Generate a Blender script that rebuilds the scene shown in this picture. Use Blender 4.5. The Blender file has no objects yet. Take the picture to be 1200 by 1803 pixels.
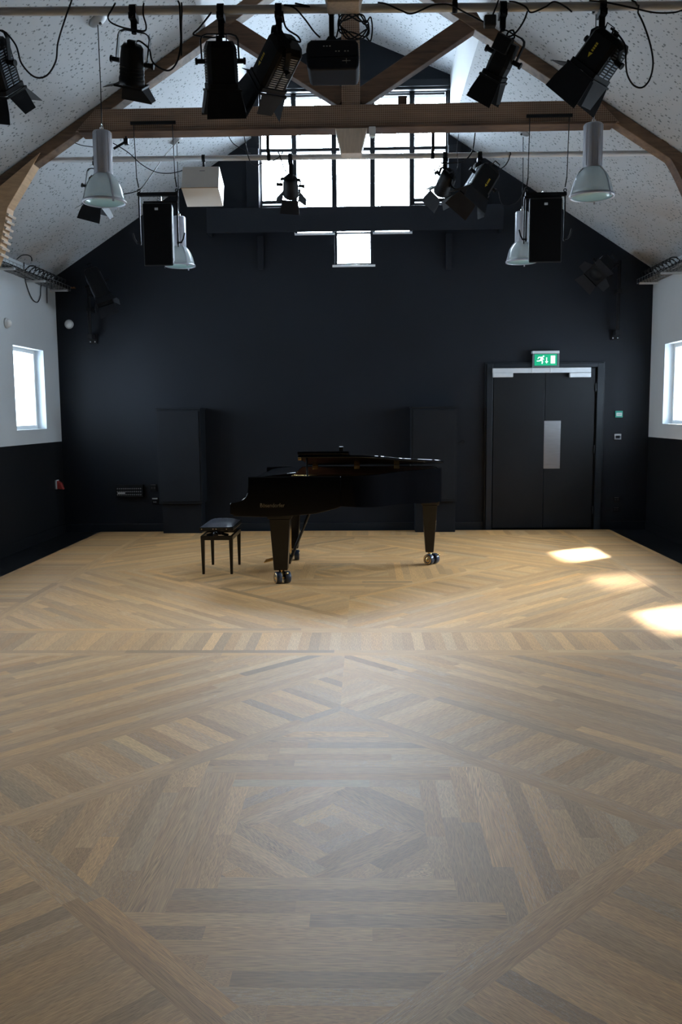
import bpy, bmesh, math, random
from mathutils import Vector, Matrix
V = Vector
random.seed(7)
S = bpy.context.scene
COL = S.collection

# ------------------------------------------------------------------ camera
F_PX, PITCH, YAW, ROLL = 1525.8, .1136, .0282, .0085
CAM = V((.1667, 0, 1.545))
def _world(x, yy, zz):
    cp, sp, cy, sy = math.cos(PITCH), math.sin(PITCH), math.cos(YAW), math.sin(YAW)
    y, z = yy*cp + zz*sp, -yy*sp + zz*cp
    return V((x*cy - y*sy, x*sy + y*cy, z))
cr, sr = math.cos(ROLL), math.sin(ROLL)
cam_d = bpy.data.cameras.new('camera')
cam_d.sensor_fit = 'VERTICAL'; cam_d.sensor_height = 23.5; cam_d.lens = F_PX/1803*23.5
cam_d.clip_start = .05; cam_d.clip_end = 200
cam = bpy.data.objects.new('camera', cam_d); COL.objects.link(cam)
R_, U_, B_ = _world(cr, 0, -sr), _world(sr, 0, cr), -_world(0, 1, 0)
cam.matrix_world = Matrix(((R_.x, U_.x, B_.x, CAM.x), (R_.y, U_.y, B_.y, CAM.y), (R_.z, U_.z, B_.z, CAM.z), (0, 0, 0, 1)))
S.camera = cam
def at(px, py, Y):
    """the point of the room in the cross plane at depth Y that the survey pixel px, py shows"""
    u0, v0 = px - 600, py - 901.5
    u, v = cr*u0 - sr*v0, sr*u0 + cr*v0
    d = _world(u/F_PX, 1, -v/F_PX)
    return CAM + d*(Y/d.y)

# ------------------------------------------------------------------ world, light, exposure
S.view_settings.view_transform = 'Standard'; S.view_settings.look = 'None'
S.view_settings.gamma = 1; S.view_settings.use_curve_mapping = False
S.view_settings.exposure = 0.1
try:
    S.cycles.use_denoising = True
    S.cycles.max_bounces = 8; S.cycles.diffuse_bounces = 5; S.cycles.glossy_bounces = 4
    S.cycles.transparent_max_bounces = 12; S.cycles.transmission_bounces = 6
    S.cycles.sample_clamp_indirect = 6; S.cycles.caustics_reflective = False; S.cycles.caustics_refractive = False
except Exception:
    pass
W_ = bpy.data.worlds.new('sky'); S.world = W_; W_.use_nodes = True
_nt = W_.node_tree; bg = _nt.nodes['Background']
# bright hazy sky round the sun, which stands behind and to the right of the gable; duller sky opposite
SKY_LO, SKY_HI = 22.0, 105.0
_tc = _nt.nodes.new('ShaderNodeTexCoord'); _dp = _nt.nodes.new('ShaderNodeVectorMath'); _dp.operation = 'DOT_PRODUCT'
_dp.inputs[1].default_value = V((.42, .52, .74)).normalized(); _nt.links.new(_tc.outputs['Generated'], _dp.inputs[0])
_mr = _nt.nodes.new('ShaderNodeMapRange'); _mr.interpolation_type = 'SMOOTHSTEP'
_mr.inputs['From Min'].default_value = .45; _mr.inputs['From Max'].default_value = 1.0
_mr.inputs['To Min'].default_value = SKY_LO; _mr.inputs['To Max'].default_value = SKY_HI
_nt.links.new(_dp.outputs['Value'], _mr.inputs['Value']); _nt.links.new(_mr.outputs[0], bg.inputs['Strength'])
bg.inputs['Color'].default_value = (.73, .86, 1.0, 1)
def area(name, loc, rot, sx, sy, power=0, portal=False, color=(1, 1, 1)):
    l = bpy.data.lights.new(name, 'AREA'); l.shape = 'RECTANGLE'; l.size = sx; l.size_y = sy
    l.energy = power; l.color = color
    o = bpy.data.objects.new(name, l); COL.objects.link(o); o.location = loc; o.rotation_euler = rot
    if portal: l.cycles.is_portal = True
    return o
WX, WB, WR = 3.872, 11.485, -2.6           # side walls, back wall, rear wall
ZF = -.02                                   # black sub-floor under the oak floor
WIN_Y = [10.485 - 1.475*k for k in range(3)]
WIN_Z0, WIN_Z1, WIN_W = 1.38, 2.358, .95
PI = math.pi
area('daylight_gable', (.03, WB+.36, 4.6), (-PI/2, 0, 0), 2.6, 2.5, portal=True)
for k, y in enumerate(WIN_Y):
    area('daylight_left', (-WX-.36, y, 1.87), (0, -PI/2, 0), 1.0, .97, portal=True)
    area('daylight_right', (WX+.36, y, 1.87), (0, PI/2, 0), 1.0, .97, portal=True)
# sunlight that reaches the first three windows of the right wall between the trees outside
SUN = V((-1.55, -1.13, -1.87)).normalized()
for k, p in ((0, 19000), (1, 3200), (2, 12000)):
    l = bpy.data.lights.new('sunbeam', 'SPOT'); l.energy = p*12; l.spot_size = math.radians(4.4); l.spot_blend = 1
    l.shadow_soft_size = .3; l.color = (1, .97, .92)
    o = bpy.data.objects.new('sunbeam', l); COL.objects.link(o)
    o.location = V((WX+.1, WIN_Y[k], 1.87)) - SUN*7
    o.rotation_euler = SUN.to_track_quat('-Z', 'Y').to_euler()

# ------------------------------------------------------------------ materials
def mat(name, col, rough=.5, metal=0, var=.0, vscale=8, spec=.5, coat=0, bump=0, bscale=200, emit=None, estr=0, stretch=None, trans=0, alpha=1):
    m = bpy.data.materials.new(name); m.use_nodes = True
    nt = m.node_tree; b = nt.nodes['Principled BSDF']
    b.inputs['Base Color'].default_value = (*col, 1); b.inputs['Roughness'].default_value = rough
    b.inputs['Metallic'].default_value = metal; b.inputs['Specular IOR Level'].default_value = spec
    b.inputs['Coat Weight'].default_value = coat; b.inputs['Coat Roughness'].default_value = .03
    b.inputs['Transmission Weight'].default_value = trans; b.inputs['Alpha'].default_value = alpha
    if emit: b.inputs['Emission Color'].default_value = (*emit, 1); b.inputs['Emission Strength'].default_value = estr
    tc = None
    if var or bump:
        tc = nt.nodes.new('ShaderNodeTexCoord'); mp = nt.nodes.new('ShaderNodeMapping')
        nt.links.new(tc.outputs['Object'], mp.inputs[0])
        if stretch: mp.inputs['Scale'].default_value = stretch
    if var:
        n = nt.nodes.new('ShaderNodeTexNoise'); n.inputs['Scale'].default_value = vscale; n.inputs['Detail'].default_value = 5
        nt.links.new(mp.outputs[0], n.inputs['Vector'])
        r = nt.nodes.new('ShaderNodeValToRGB'); r.color_ramp.elements[0].position = .3; r.color_ramp.elements[1].position = .7
        r.color_ramp.elements[0].color = (*[c*(1-var) for c in col], 1); r.color_ramp.elements[1].color = (*[min(1, c*(1+var)) for c in col], 1)
        nt.links.new(n.outputs['Fac'], r.inputs[0]); nt.links.new(r.outputs[0], b.inputs['Base Color'])
    if bump:
        n2 = nt.nodes.new('ShaderNodeTexNoise'); n2.inputs['Scale'].default_value = bscale
        nt.links.new(mp.outputs[0], n2.inputs['Vector'])
        bp = nt.nodes.new('ShaderNodeBump'); bp.inputs['Strength'].default_value = bump; bp.inputs['Distance'].default_value = .002
        nt.links.new(n2.outputs['Fac'], bp.inputs['Height']); nt.links.new(bp.outputs[0], b.inputs['Normal'])
    return m
M = {}
M['black_wall'] = mat('black_wall_paint', (.0070, .0092, .0135), .6, spec=.22, var=.12, vscale=1.2, bump=.15, bscale=60)
M['black_trim'] = mat('black_gloss_paint', (.010, .0135, .018), .42, spec=.3, var=.1, vscale=3)
M['door_black'] = mat('door_black_paint', (.0060, .0074, .0092), .5, spec=.22, var=.15, vscale=2)
M['white_wall'] = mat('white_wall_paint', (.57, .61, .64), .7, var=.04, vscale=1.5, bump=.1, bscale=80)
M['dado_black'] = mat('black_dado_paint', (.006, .0066, .008), .55, spec=.25, var=.1, vscale=3)
M['dark_floor'] = mat('black_floor_paint', (.010, .011, .013), .35, var=.2, vscale=4)
M['white_paint'] = mat('white_gloss_paint', (.78, .80, .80), .4, var=.02, vscale=4)
M['cheek'] = mat('smooth_white_plaster', (.72, .74, .75), .6, var=.03, vscale=2)
M['stage_black'] = mat('stage_black_enamel', (.0055, .0058, .0068), .6, spec=.16, var=.2, vscale=20)
M['barn_black'] = mat('matt_black_sheet', (.0085, .0092, .0115), .6, spec=.18, var=.2, vscale=14)
M['vent_grey'] = mat('vent_slot_grey', (.16, .18, .21), .4, metal=.6, var=.15, vscale=30)
M['rubber'] = mat('black_rubber', (.014, .014, .015), .6, var=.2, vscale=40)
M['cable'] = mat('black_cable_sheath', (.010, .011, .013), .6, spec=.2, var=.2, vscale=60)
M['wire'] = mat('steel_wire', (.35, .36, .37), .35, metal=.9, var=.15, vscale=60)
M['alu'] = mat('aluminium_tube', (.62, .64, .66), .4, metal=.25, var=.12, vscale=10, stretch=(1, 8, 8))
M['lamp_alu'] = mat('lamp_grey_aluminium', (.36, .37, .41), .5, metal=.2, var=.08, vscale=12)
M['chrome'] = mat('chrome', (.75, .76, .78), .12, metal=1, var=.05, vscale=10)
M['steel'] = mat('brushed_steel', (.50, .50, .52), .3, metal=1, var=.12, vscale=6, stretch=(1, 1, 30))
M['silver'] = mat('silver_painted_metal', (.62, .65, .68), .4, metal=.15, var=.05, vscale=10)
M['brass'] = mat('brass', (.78, .55, .24), .22, metal=1, var=.15, vscale=25)
M['lacquer'] = mat('piano_black_lacquer', (.0028, .0028, .0034), .08, var=.2, vscale=3, spec=.32)
M['lac_leg'] = mat('black_lacquered_wood', (.0045, .0042, .0042), .24, var=.2, vscale=9, spec=.35)
M['inner_rim'] = mat('mahogany_inner_rim', (.07, .022, .008), .3, var=.3, vscale=10, stretch=(1, 1, 12), coat=.5)
M['gold_plate'] = mat('bronzed_iron_plate', (.16, .09, .03), .4, metal=.6, var=.2, vscale=12)
M['ivory'] = mat('white_key_covering', (.75, .73, .66), .3, var=.03, vscale=20)
M['leather'] = mat('black_leather', (.016, .016, .026), .4, var=.2, vscale=30, bump=.4, bscale=180)
M['tyre'] = mat('dark_blue_caster_tread', (.02, .03, .05), .3, var=.2, vscale=20)
M['grille'] = mat('black_speaker_cloth', (.0035, .0035, .004), .9, spec=.1, var=.3, vscale=120)
M['cab_black'] = mat('black_speaker_cabinet', (.010, .011, .0125), .55, spec=.25, var=.2, vscale=30)
M['box_white'] = mat('white_box_laminate', (.80, .78, .74), .45, var=.03, vscale=5)
M['green'] = mat('green_sign_panel', (.0, .32, .15), .4, var=.04, vscale=6, emit=(0, .50, .24), estr=.40)
M['sign_white'] = mat('white_pictogram', (.8, .85, .82), .4, var=.02, vscale=8, emit=(.85, 1, .93), estr=.55)
M['call_green'] = mat('green_plastic', (.02, .34, .25), .4, var=.1, vscale=20)
M['red'] = mat('red_plastic', (.30, .035, .03), .4, var=.15, vscale=20)
M['yellow'] = mat('yellow_print', (.62, .50, .03), .5, var=.05, vscale=20)
M['grey_plastic'] = mat('pale_grey_plastic', (.55, .57, .58), .45, var=.05, vscale=10)
M['print_white'] = mat('white_print', (.55, .57, .58), .5, var=.05, vscale=20)
M['ply'] = mat('new_plywood', (.46, .30, .17), .55, var=.16, vscale=5, stretch=(2, 1, 10), bump=.1, bscale=90)
M['pale_wood'] = mat('pale_planed_timber', (.50, .42, .34), .6, var=.12, vscale=6, stretch=(10, 10, 1))
M['rose'] = mat('grey_ceiling_rose', (.24, .255, .27), .5, var=.05, vscale=12)
M['copper'] = mat('copper_fitting', (.55, .22, .08), .35, metal=.8, var=.2, vscale=30)

def nodes(m):
    return m.node_tree, m.node_tree.nodes, m.node_tree.links
def timber(name, c0, c1, mesh=False):
    m = bpy.data.materials.new(name); m.use_nodes = True; nt, N, L = nodes(m)
    b = N['Principled BSDF']; b.inputs['Roughness'].default_value = .7
    tc = N.new('ShaderNodeTexCoord'); mp = N.new('ShaderNodeMapping'); L.new(tc.outputs['Object'], mp.inputs[0])
    mp.inputs['Scale'].default_value = (1.5, 4, 14)
    n = N.new('ShaderNodeTexNoise'); n.inputs['Scale'].default_value = 2.5; n.inputs['Detail'].default_value = 8; n.inputs['Distortion'].default_value = .6
    L.new(mp.outputs[0], n.inputs['Vector'])
    n2 = N.new('ShaderNodeTexNoise'); n2.inputs['Scale'].default_value = 2.2; n2.inputs['Detail'].default_value = 4
    L.new(tc.outputs['Object'], n2.inputs['Vector'])
    mx0 = N.new('ShaderNodeMath'); mx0.operation = 'ADD'; L.new(n.outputs['Fac'], mx0.inputs[0]); L.new(n2.outputs['Fac'], mx0.inputs[1])
    r = N.new('ShaderNodeValToRGB'); r.color_ramp.elements[0].position = .36; r.color_ramp.elements[1].position = .66
    r.color_ramp.elements[0].color = (*c0, 1); r.color_ramp.elements[1].color = (*c1, 1)
    hf = N.new('ShaderNodeMath'); hf.operation = 'MULTIPLY'; hf.inputs[1].default_value = .5
    L.new(mx0.outputs[0], hf.inputs[0]); L.new(hf.outputs[0], r.inputs[0])
    last = r.outputs[0]
    if mesh:                                   # fine square wire netting stapled over the beam
        sx = N.new('ShaderNodeSeparateXYZ'); L.new(tc.outputs['Object'], sx.inputs[0])
        outs = []
        for ax in ('X', 'Z'):
            a = N.new('ShaderNodeMath'); a.operation = 'MULTIPLY'; a.inputs[1].default_value = 1/.019; L.new(sx.outputs[ax], a.inputs[0])
            f = N.new('ShaderNodeMath'); f.operation = 'FRACT'; L.new(a.outputs[0], f.inputs[0])
            g = N.new('ShaderNodeMath'); g.operation = 'LESS_THAN'; g.inputs[1].default_value = .22; L.new(f.outputs[0], g.inputs[0])
            outs.append(g)
        o = N.new('ShaderNodeMath'); o.operation = 'MAXIMUM'; L.new(outs[0].outputs[0], o.inputs[0]); L.new(outs[1].outputs[0], o.inputs[1])
        mx = N.new('ShaderNodeMix'); mx.data_type = 'RGBA'; mx.inputs['B'].default_value = (.34, .25, .185, 1)
        k = N.new('ShaderNodeMath'); k.operation = 'MULTIPLY'; k.inputs[1].default_value = .75; L.new(o.outputs[0], k.inputs[0])
        L.new(k.outputs[0], mx.inputs['Factor']); L.new(last, mx.inputs['A']); last = mx.outputs['Result']
    L.new(last, b.inputs['Base Color'])
    bp = N.new('ShaderNodeBump'); bp.inputs['Strength'].default_value = .5; bp.inputs['Distance'].default_value = .006
    L.new(n.outputs['Fac'], bp.inputs['Height']); L.new(bp.outputs[0], b.inputs['Normal'])
    return m
M['timber'] = timber('old_stained_timber', (.045, .023, .013), (.15, .082, .045))
M['timber_netted'] = timber('old_timber_under_netting', (.085, .047, .027), (.21, .118, .066), True)
M['timber_pale'] = timber('worn_brown_timber', (.055, .034, .021), (.20, .122, .072))

def make_ceiling():
    m = bpy.data.materials.new('perforated_acoustic_board'); m.use_nodes = True; nt, N, L = nodes(m)
    b = N['Principled BSDF']; b.inputs['Roughness'].default_value = .75
    tc = N.new('ShaderNodeTexCoord')
    facs = []
    for sc, th in ((19, .20), (27, .155)):
        v = N.new('ShaderNodeTexVoronoi'); v.inputs['Scale'].default_value = sc; v.inputs['Randomness'].default_value = .9
        L.new(tc.outputs['Object'], v.inputs['Vector'])
        r = N.new('ShaderNodeMapRange'); r.inputs['From Min'].default_value = th; r.inputs['From Max'].default_value = th+.04
        L.new(v.outputs['Distance'], r.inputs['Value']); facs.append(r)
    mn = N.new('ShaderNodeMath'); mn.operation = 'MINIMUM'; L.new(facs[0].outputs[0], mn.inputs[0]); L.new(facs[1].outputs[0], mn.inputs[1])
    n = N.new('ShaderNodeTexNoise'); n.inputs['Scale'].default_value = 1.1; n.inputs['Detail'].default_value = 5; L.new(tc.outputs['Object'], n.inputs['Vector'])
    # brown water staining along the foot of the slope
    sx = N.new('ShaderNodeSeparateXYZ'); L.new(tc.outputs['Object'], sx.inputs[0])
    lo = N.new('ShaderNodeMapRange'); lo.inputs['From Min'].default_value = 4.0; lo.inputs['From Max'].default_value = 3.3; L.new(sx.outputs['Z'], lo.inputs['Value'])
    nr = N.new('ShaderNodeMapRange'); nr.inputs['From Min'].default_value = .50; nr.inputs['From Max'].default_value = .66; L.new(n.outputs['Fac'], nr.inputs['Value'])
    st = N.new('ShaderNodeMath'); st.operation = 'MULTIPLY'; L.new(lo.outputs[0], st.inputs[0]); L.new(nr.outputs[0], st.inputs[1])
    mx = N.new('ShaderNodeMix'); mx.data_type = 'RGBA'; mx.inputs['A'].default_value = (.42, .455, .485, 1); mx.inputs['B'].default_value = (.36, .31, .27, 1)
    L.new(st.outputs[0], mx.inputs['Factor'])
    md = N.new('ShaderNodeMix'); md.data_type = 'RGBA'; md.inputs['A'].default_value = (.15, .17, .18, 1)
    L.new(mn.outputs[0], md.inputs['Factor']); L.new(mx.outputs['Result'], md.inputs['B'])
    L.new(md.outputs['Result'], b.inputs['Base Color'])
    return m
M['ceiling'] = make_ceiling()

def make_oak():
    m = bpy.data.materials.new('oiled_oak_strip'); m.use_nodes = True; nt, N, L = nodes(m)
    b = N['Principled BSDF']
    uv = N.new('ShaderNodeUVMap'); uv.uv_map = 'grain'
    at_ = N.new('ShaderNodeAttribute'); at_.attribute_name = 'tone'
    mp = N.new('ShaderNodeMapping'); mp.inputs['Scale'].default_value = (1.3, 11, 1); L.new(uv.outputs[0], mp.inputs[0])
    n1 = N.new('ShaderNodeTexNoise'); n1.inputs['Scale'].default_value = 1.3; n1.inputs['Detail'].default_value = 2; L.new(mp.outputs[0], n1.inputs['Vector'])
    # growth rings: contour lines of a stretched noise
    mu = N.new('ShaderNodeMath'); mu.operation = 'MULTIPLY'; mu.inputs[1].default_value = 22; L.new(n1.outputs['Fac'], mu.inputs[0])
    fr = N.new('ShaderNodeMath'); fr.operation = 'PINGPONG'; fr.inputs[1].default_value = 1; L.new(mu.outputs[0], fr.inputs[0])
    mp2 = N.new('ShaderNodeMapping'); mp2.inputs['Scale'].default_value = (3, 220, 1); L.new(uv.outputs[0], mp2.inputs[0])
    n2 = N.new('ShaderNodeTexNoise'); n2.inputs['Scale'].default_value = 1; n2.inputs['Detail'].default_value = 3; L.new(mp2.outputs[0], n2.inputs['Vector'])
    ad = N.new('ShaderNodeMath'); ad.operation = 'MULTIPLY_ADD'; ad.inputs[1].default_value = .36; L.new(n2.outputs['Fac'], ad.inputs[0])
    sc = N.new('ShaderNodeMath'); sc.operation = 'MULTIPLY'; sc.inputs[1].default_value = .56; L.new(fr.outputs[0], sc.inputs[0]); L.new(sc.outputs[0], ad.inputs[2])
    r = N.new('ShaderNodeValToRGB'); e = r.color_ramp.elements
    e[0].position = .10; e[0].color = (.25, .128, .046, 1); e[1].position = .68; e[1].color = (.66, .375, .155, 1)
    L.new(ad.outputs[0], r.inputs[0])
    mx = N.new('ShaderNodeMix'); mx.data_type = 'RGBA'; mx.blend_type = 'MULTIPLY'; mx.inputs['Factor'].default_value = 1
    L.new(r.outputs[0], mx.inputs['A']); L.new(at_.outputs['Color'], mx.inputs['B'])
    # pale medullary flecks on the quarter-sawn strips
    mp3 = N.new('ShaderNodeMapping'); mp3.inputs['Scale'].default_value = (28, 70, 1); L.new(uv.outputs[0], mp3.inputs[0])
    n3 = N.new('ShaderNodeTexNoise'); n3.inputs['Scale'].default_value = 1; n3.inputs['Detail'].default_value = 1; n3.inputs['Distortion'].default_value = 1.5; L.new(mp3.outputs[0], n3.inputs['Vector'])
    f1 = N.new('ShaderNodeMapRange'); f1.inputs['From Min'].default_value = .62; f1.inputs['From Max'].default_value = .68; L.new(n3.outputs['Fac'], f1.inputs['Value'])
    f2 = N.new('ShaderNodeMath'); f2.operation = 'MULTIPLY'; L.new(f1.outputs[0], f2.inputs[0]); L.new(at_.outputs['Alpha'], f2.inputs[1])
    fx = N.new('ShaderNodeMix'); fx.data_type = 'RGBA'; fx.inputs['B'].default_value = (.60, .48, .35, 1)
    L.new(f2.outputs[0], fx.inputs['Factor']); L.new(mx.outputs['Result'], fx.inputs['A'])
    L.new(fx.outputs['Result'], b.inputs['Base Color'])
    rr = N.new('ShaderNodeMapRange'); rr.inputs['To Min'].default_value = .50; rr.inputs['To Max'].default_value = .58
    L.new(n2.outputs['Fac'], rr.inputs['Value']); L.new(rr.outputs[0], b.inputs['Roughness'])
    b.inputs['Specular IOR Level'].default_value = .46
    return m
M['oak'] = make_oak()

def glass(name, tint=(1, 1, 1), gl=.06):
    m = bpy.data.materials.new(name); m.use_nodes = True; nt, N, L = nodes(m)
    N.remove(N['Principled BSDF']); out = [n for n in N if n.type == 'OUTPUT_MATERIAL'][0]
    t = N.new('ShaderNodeBsdfTransparent'); t.inputs[0].default_value = (*tint, 1)
    g = N.new('ShaderNodeBsdfGlossy'); g.inputs['Roughness'].default_value = .02
    lw = N.new('ShaderNodeLayerWeight'); lw.inputs['Blend'].default_value = .25
    mm = N.new('ShaderNodeMath'); mm.operation = 'MULTIPLY_ADD'; mm.inputs[1].default_value = .5; mm.inputs[2].default_value = gl; L.new(lw.outputs['Fresnel'], mm.inputs[0])
    x = N.new('ShaderNodeMixShader'); L.new(mm.outputs[0], x.inputs[0]); L.new(t.outputs[0], x.inputs[1]); L.new(g.outputs[0], x.inputs[2])
    L.new(x.outputs[0], out.inputs[0])
    return m
M['glass'] = glass('window_glass', (.97, .99, 1), .02)
def poly(name, col, alpha, rough):
    """ribbed clear plastic: part see-through, part milky, with a bright sheen"""
    m = bpy.data.materials.new(name); m.use_nodes = True; nt, N, L = nodes(m)
    b = N['Principled BSDF']; b.inputs['Base Color'].default_value = (*col, 1); b.inputs['Roughness'].default_value = rough
    b.inputs['Coat Weight'].default_value = 1; b.inputs['Coat Roughness'].default_value = .08
    out = [n for n in N if n.type == 'OUTPUT_MATERIAL'][0]
    t = N.new('ShaderNodeBsdfTransparent'); t.inputs[0].default_value = (.95, .97, .97, 1)
    tl = N.new('ShaderNodeBsdfTranslucent'); tl.inputs[0].default_value = (*col, 1)
    a = N.new('ShaderNodeMixShader'); a.inputs[0].default_value = .45; L.new(b.outputs[0], a.inputs[1]); L.new(tl.outputs[0], a.inputs[2])
    x = N.new('ShaderNodeMixShader'); x.inputs[0].default_value = alpha; L.new(t.outputs[0], x.inputs[1]); L.new(a.outputs[0], x.inputs[2])
    L.new(x.outputs[0], out.inputs[0])
    return m
M['bell'] = poly('ribbed_polycarbonate', (.66, .68, .68), .55, .18)
M['diffuser'] = poly('frosted_lamp_glass', (.55, .72, .70), .85, .2)

# ------------------------------------------------------------------ mesh helpers
def frame_of(d, up=None):
    d = d.normalized(); up = up or (V((0, 0, 1)) if abs(d.z) < .95 else V((1, 0, 0)))
    s = d.cross(up).normalized(); u = s.cross(d).normalized()
    return d, s, u
class MB:
    def __init__(s): s.v, s.f, s.sm, s.mi, s.cur = [], [], [], [], 0
    def add(s, vs, fs, smooth=False):
        o = len(s.v); s.v += [V(q) for q in vs]
        for f in fs: s.f.append([o+i for i in f]); s.sm.append(smooth); s.mi.append(s.cur)
        return s
    def box(s, c, d, ax=None):
        c = V(c); X, Y, Z = ax or (V((1, 0, 0)), V((0, 1, 0)), V((0, 0, 1)))
        vs = [c + X*(a*d[0]/2) + Y*(b*d[1]/2) + Z*(e*d[2]/2) for a in (-1, 1) for b in (-1, 1) for e in (-1, 1)]
        return s.add(vs, [(0, 1, 3, 2), (4, 6, 7, 5), (0, 4, 5, 1), (2, 3, 7, 6), (0, 2, 6, 4), (1, 5, 7, 3)])
    def span(s, a, b): a, b = V(a), V(b); return s.box((a+b)/2, [abs(q) for q in (b-a)])
    def prism(s, pts, ext):
        n = len(pts); ext = V(ext); pts = [V(p) for p in pts]
        vs = pts + [p+ext for p in pts]
        return s.add(vs, [tuple(range(n))[::-1], tuple(range(n, 2*n))] + [(i, (i+1) % n, n+(i+1) % n, n+i) for i in range(n)])
    def loft(s, a, b):
        n = len(a)
        return s.add(list(a)+list(b), [tuple(range(n))[::-1], tuple(range(n, 2*n))] + [(i, (i+1) % n, n+(i+1) % n, n+i) for i in range(n)])
    def tube(s, pts, r, seg=8, cap=True):
        pts = [V(p) for p in pts]; n = len(pts); rs = r if isinstance(r, (list, tuple)) else [r]*n
        t0 = (pts[1]-pts[0]).normalized(); _, sd, up = frame_of(t0); vs = []
        for i, p in enumerate(pts):
            t = ((pts[min(i+1, n-1)]-pts[max(i-1, 0)])).normalized()
            sd = (sd - t*sd.dot(t)).normalized(); up = sd.cross(t)
            vs += [p + (sd*math.cos(2*PI*k/seg) + up*math.sin(2*PI*k/seg))*rs[i] for k in range(seg)]
        fs = [(i*seg+k, i*seg+(k+1) % seg, (i+1)*seg+(k+1) % seg, (i+1)*seg+k) for i in range(n-1) for k in range(seg)]
        s.add(vs, fs, True)
        if cap: s.add(vs[:seg], [tuple(range(seg))[::-1]]); s.add(vs[-seg:], [tuple(range(seg))])
        return s
    def strip(s, pts, w, t, wdir):
        """flat bar along pts, width w along wdir, thickness t"""
        pts = [V(p) for p in pts]; n = len(pts); wd = V(wdir).normalized(); vs = []
        for i, p in enumerate(pts):
            d = (pts[min(i+1, n-1)]-pts[max(i-1, 0)]).normalized(); nn = d.cross(wd).normalized()
            vs += [p+wd*(w/2)+nn*(t/2), p-wd*(w/2)+nn*(t/2), p-wd*(w/2)-nn*(t/2), p+wd*(w/2)-nn*(t/2)]
        fs = [(i*4+k, i*4+(k+1) % 4, (i+1)*4+(k+1) % 4, (i+1)*4+k) for i in range(n-1) for k in range(3)]
        return s.add(vs, fs + [(3, 2, 1, 0), tuple(range(4*n-4, 4*n))])
    def lathe(s, prof, o, axis=(0, 0, 1), seg=32, smooth=True, close=False):
        o = V(o); d, sd, up = frame_of(V(axis))
        vs = [o + d*z + (sd*math.cos(2*PI*k/seg) + up*math.sin(2*PI*k/seg))*r for r, z in prof for k in range(seg)]
        n = len(prof)
        fs = [(i*seg+k, i*seg+(k+1) % seg, ((i+1) % n)*seg+(k+1) % seg, ((i+1) % n)*seg+k) for i in range(n if close else n-1) for k in range(seg)]
        return s.add(vs, fs, smooth)
    def cyl(s, a, b, r, seg=16, r2=None):
        a, b = V(a), V(b); h = (b-a).length; r2 = r if r2 is None else r2
        s.lathe([(r, 0), (r2, h)], a, b-a, seg)
        d, sd, up = frame_of(b-a)
        for p, q, fl in ((a, r, 1), (b, r2, 0)):
            vs = [p + (sd*math.cos(2*PI*k/seg) + up*math.sin(2*PI*k/seg))*q for k in range(seg)]
            s.add(vs, [tuple(range(seg))[::(-1 if fl else 1)]])
        return s
    def build(s, name, m, parent=None, bevel=0, seg=2):
        off = V((0, 0, 0)); p = parent
        while p is not None: off += p.location; p = p.parent
        me = bpy.data.meshes.new(name); me.from_pydata([q-off for q in s.v], [], s.f)
        for mm in (m if isinstance(m, (list, tuple)) else [m]): me.materials.append(M[mm] if isinstance(mm, str) else mm)
        for i, pl in enumerate(me.polygons): pl.use_smooth = s.sm[i]; pl.material_index = s.mi[i]
        bm = bmesh.new(); bm.from_mesh(me); bmesh.ops.recalc_face_normals(bm, faces=bm.faces); bm.to_mesh(me); bm.free()
        me.update()
        o = bpy.data.objects.new(name, me); COL.objects.link(o)
        if parent is not None: o.parent = parent
        if bevel:
            b = o.modifiers.new('bevel', 'BEVEL'); b.width = bevel; b.segments = seg; b.limit_method = 'ANGLE'; b.angle_limit = math.radians(50)
            b.harden_normals = False
        return o
def thing(name, loc, label, cat, group=None):
    o = bpy.data.objects.new(name, None); COL.objects.link(o); o.location = loc; o.empty_display_size = .1
    return tag(o, label, cat, group)
def tag(o, label, cat, group=None):
    o['label'] = label; o['category'] = cat
    if group: o['group'] = group
    return o
def struct(o): o['kind'] = 'structure'; return o
def dup(root, loc, label=None):
    r = root.copy(); COL.objects.link(r); r.location = loc
    if label: r['label'] = label
    for ch in list(root.children):
        c = ch.copy(); COL.objects.link(c); c.parent = r
        for g in list(ch.children):
            d = g.copy(); COL.objects.link(d); d.parent = c
    return r
def sag(a, b, drop, n=14, side=V((0, 0, 0))):
    a, b = V(a), V(b)
    return [a.lerp(b, i/n) + (V((0, 0, -drop)) + V(side))*(4*(i/n)*(1-i/n)) for i in range(n+1)]
def smooth_path(pts, n=6):
    pts = [V(p) for p in pts]; out = []
    for i in range(len(pts)-1):
        p0, p1, p2, p3 = pts[max(i-1, 0)], pts[i], pts[i+1], pts[min(i+2, len(pts)-1)]
        for k in range(n):
            t = k/n
            out.append(.5*((2*p1) + (p2-p0)*t + (2*p0-5*p1+4*p2-p3)*t*t + (3*p1-p0-3*p2+p3)*t**3))
    return out + [pts[-1]]

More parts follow.
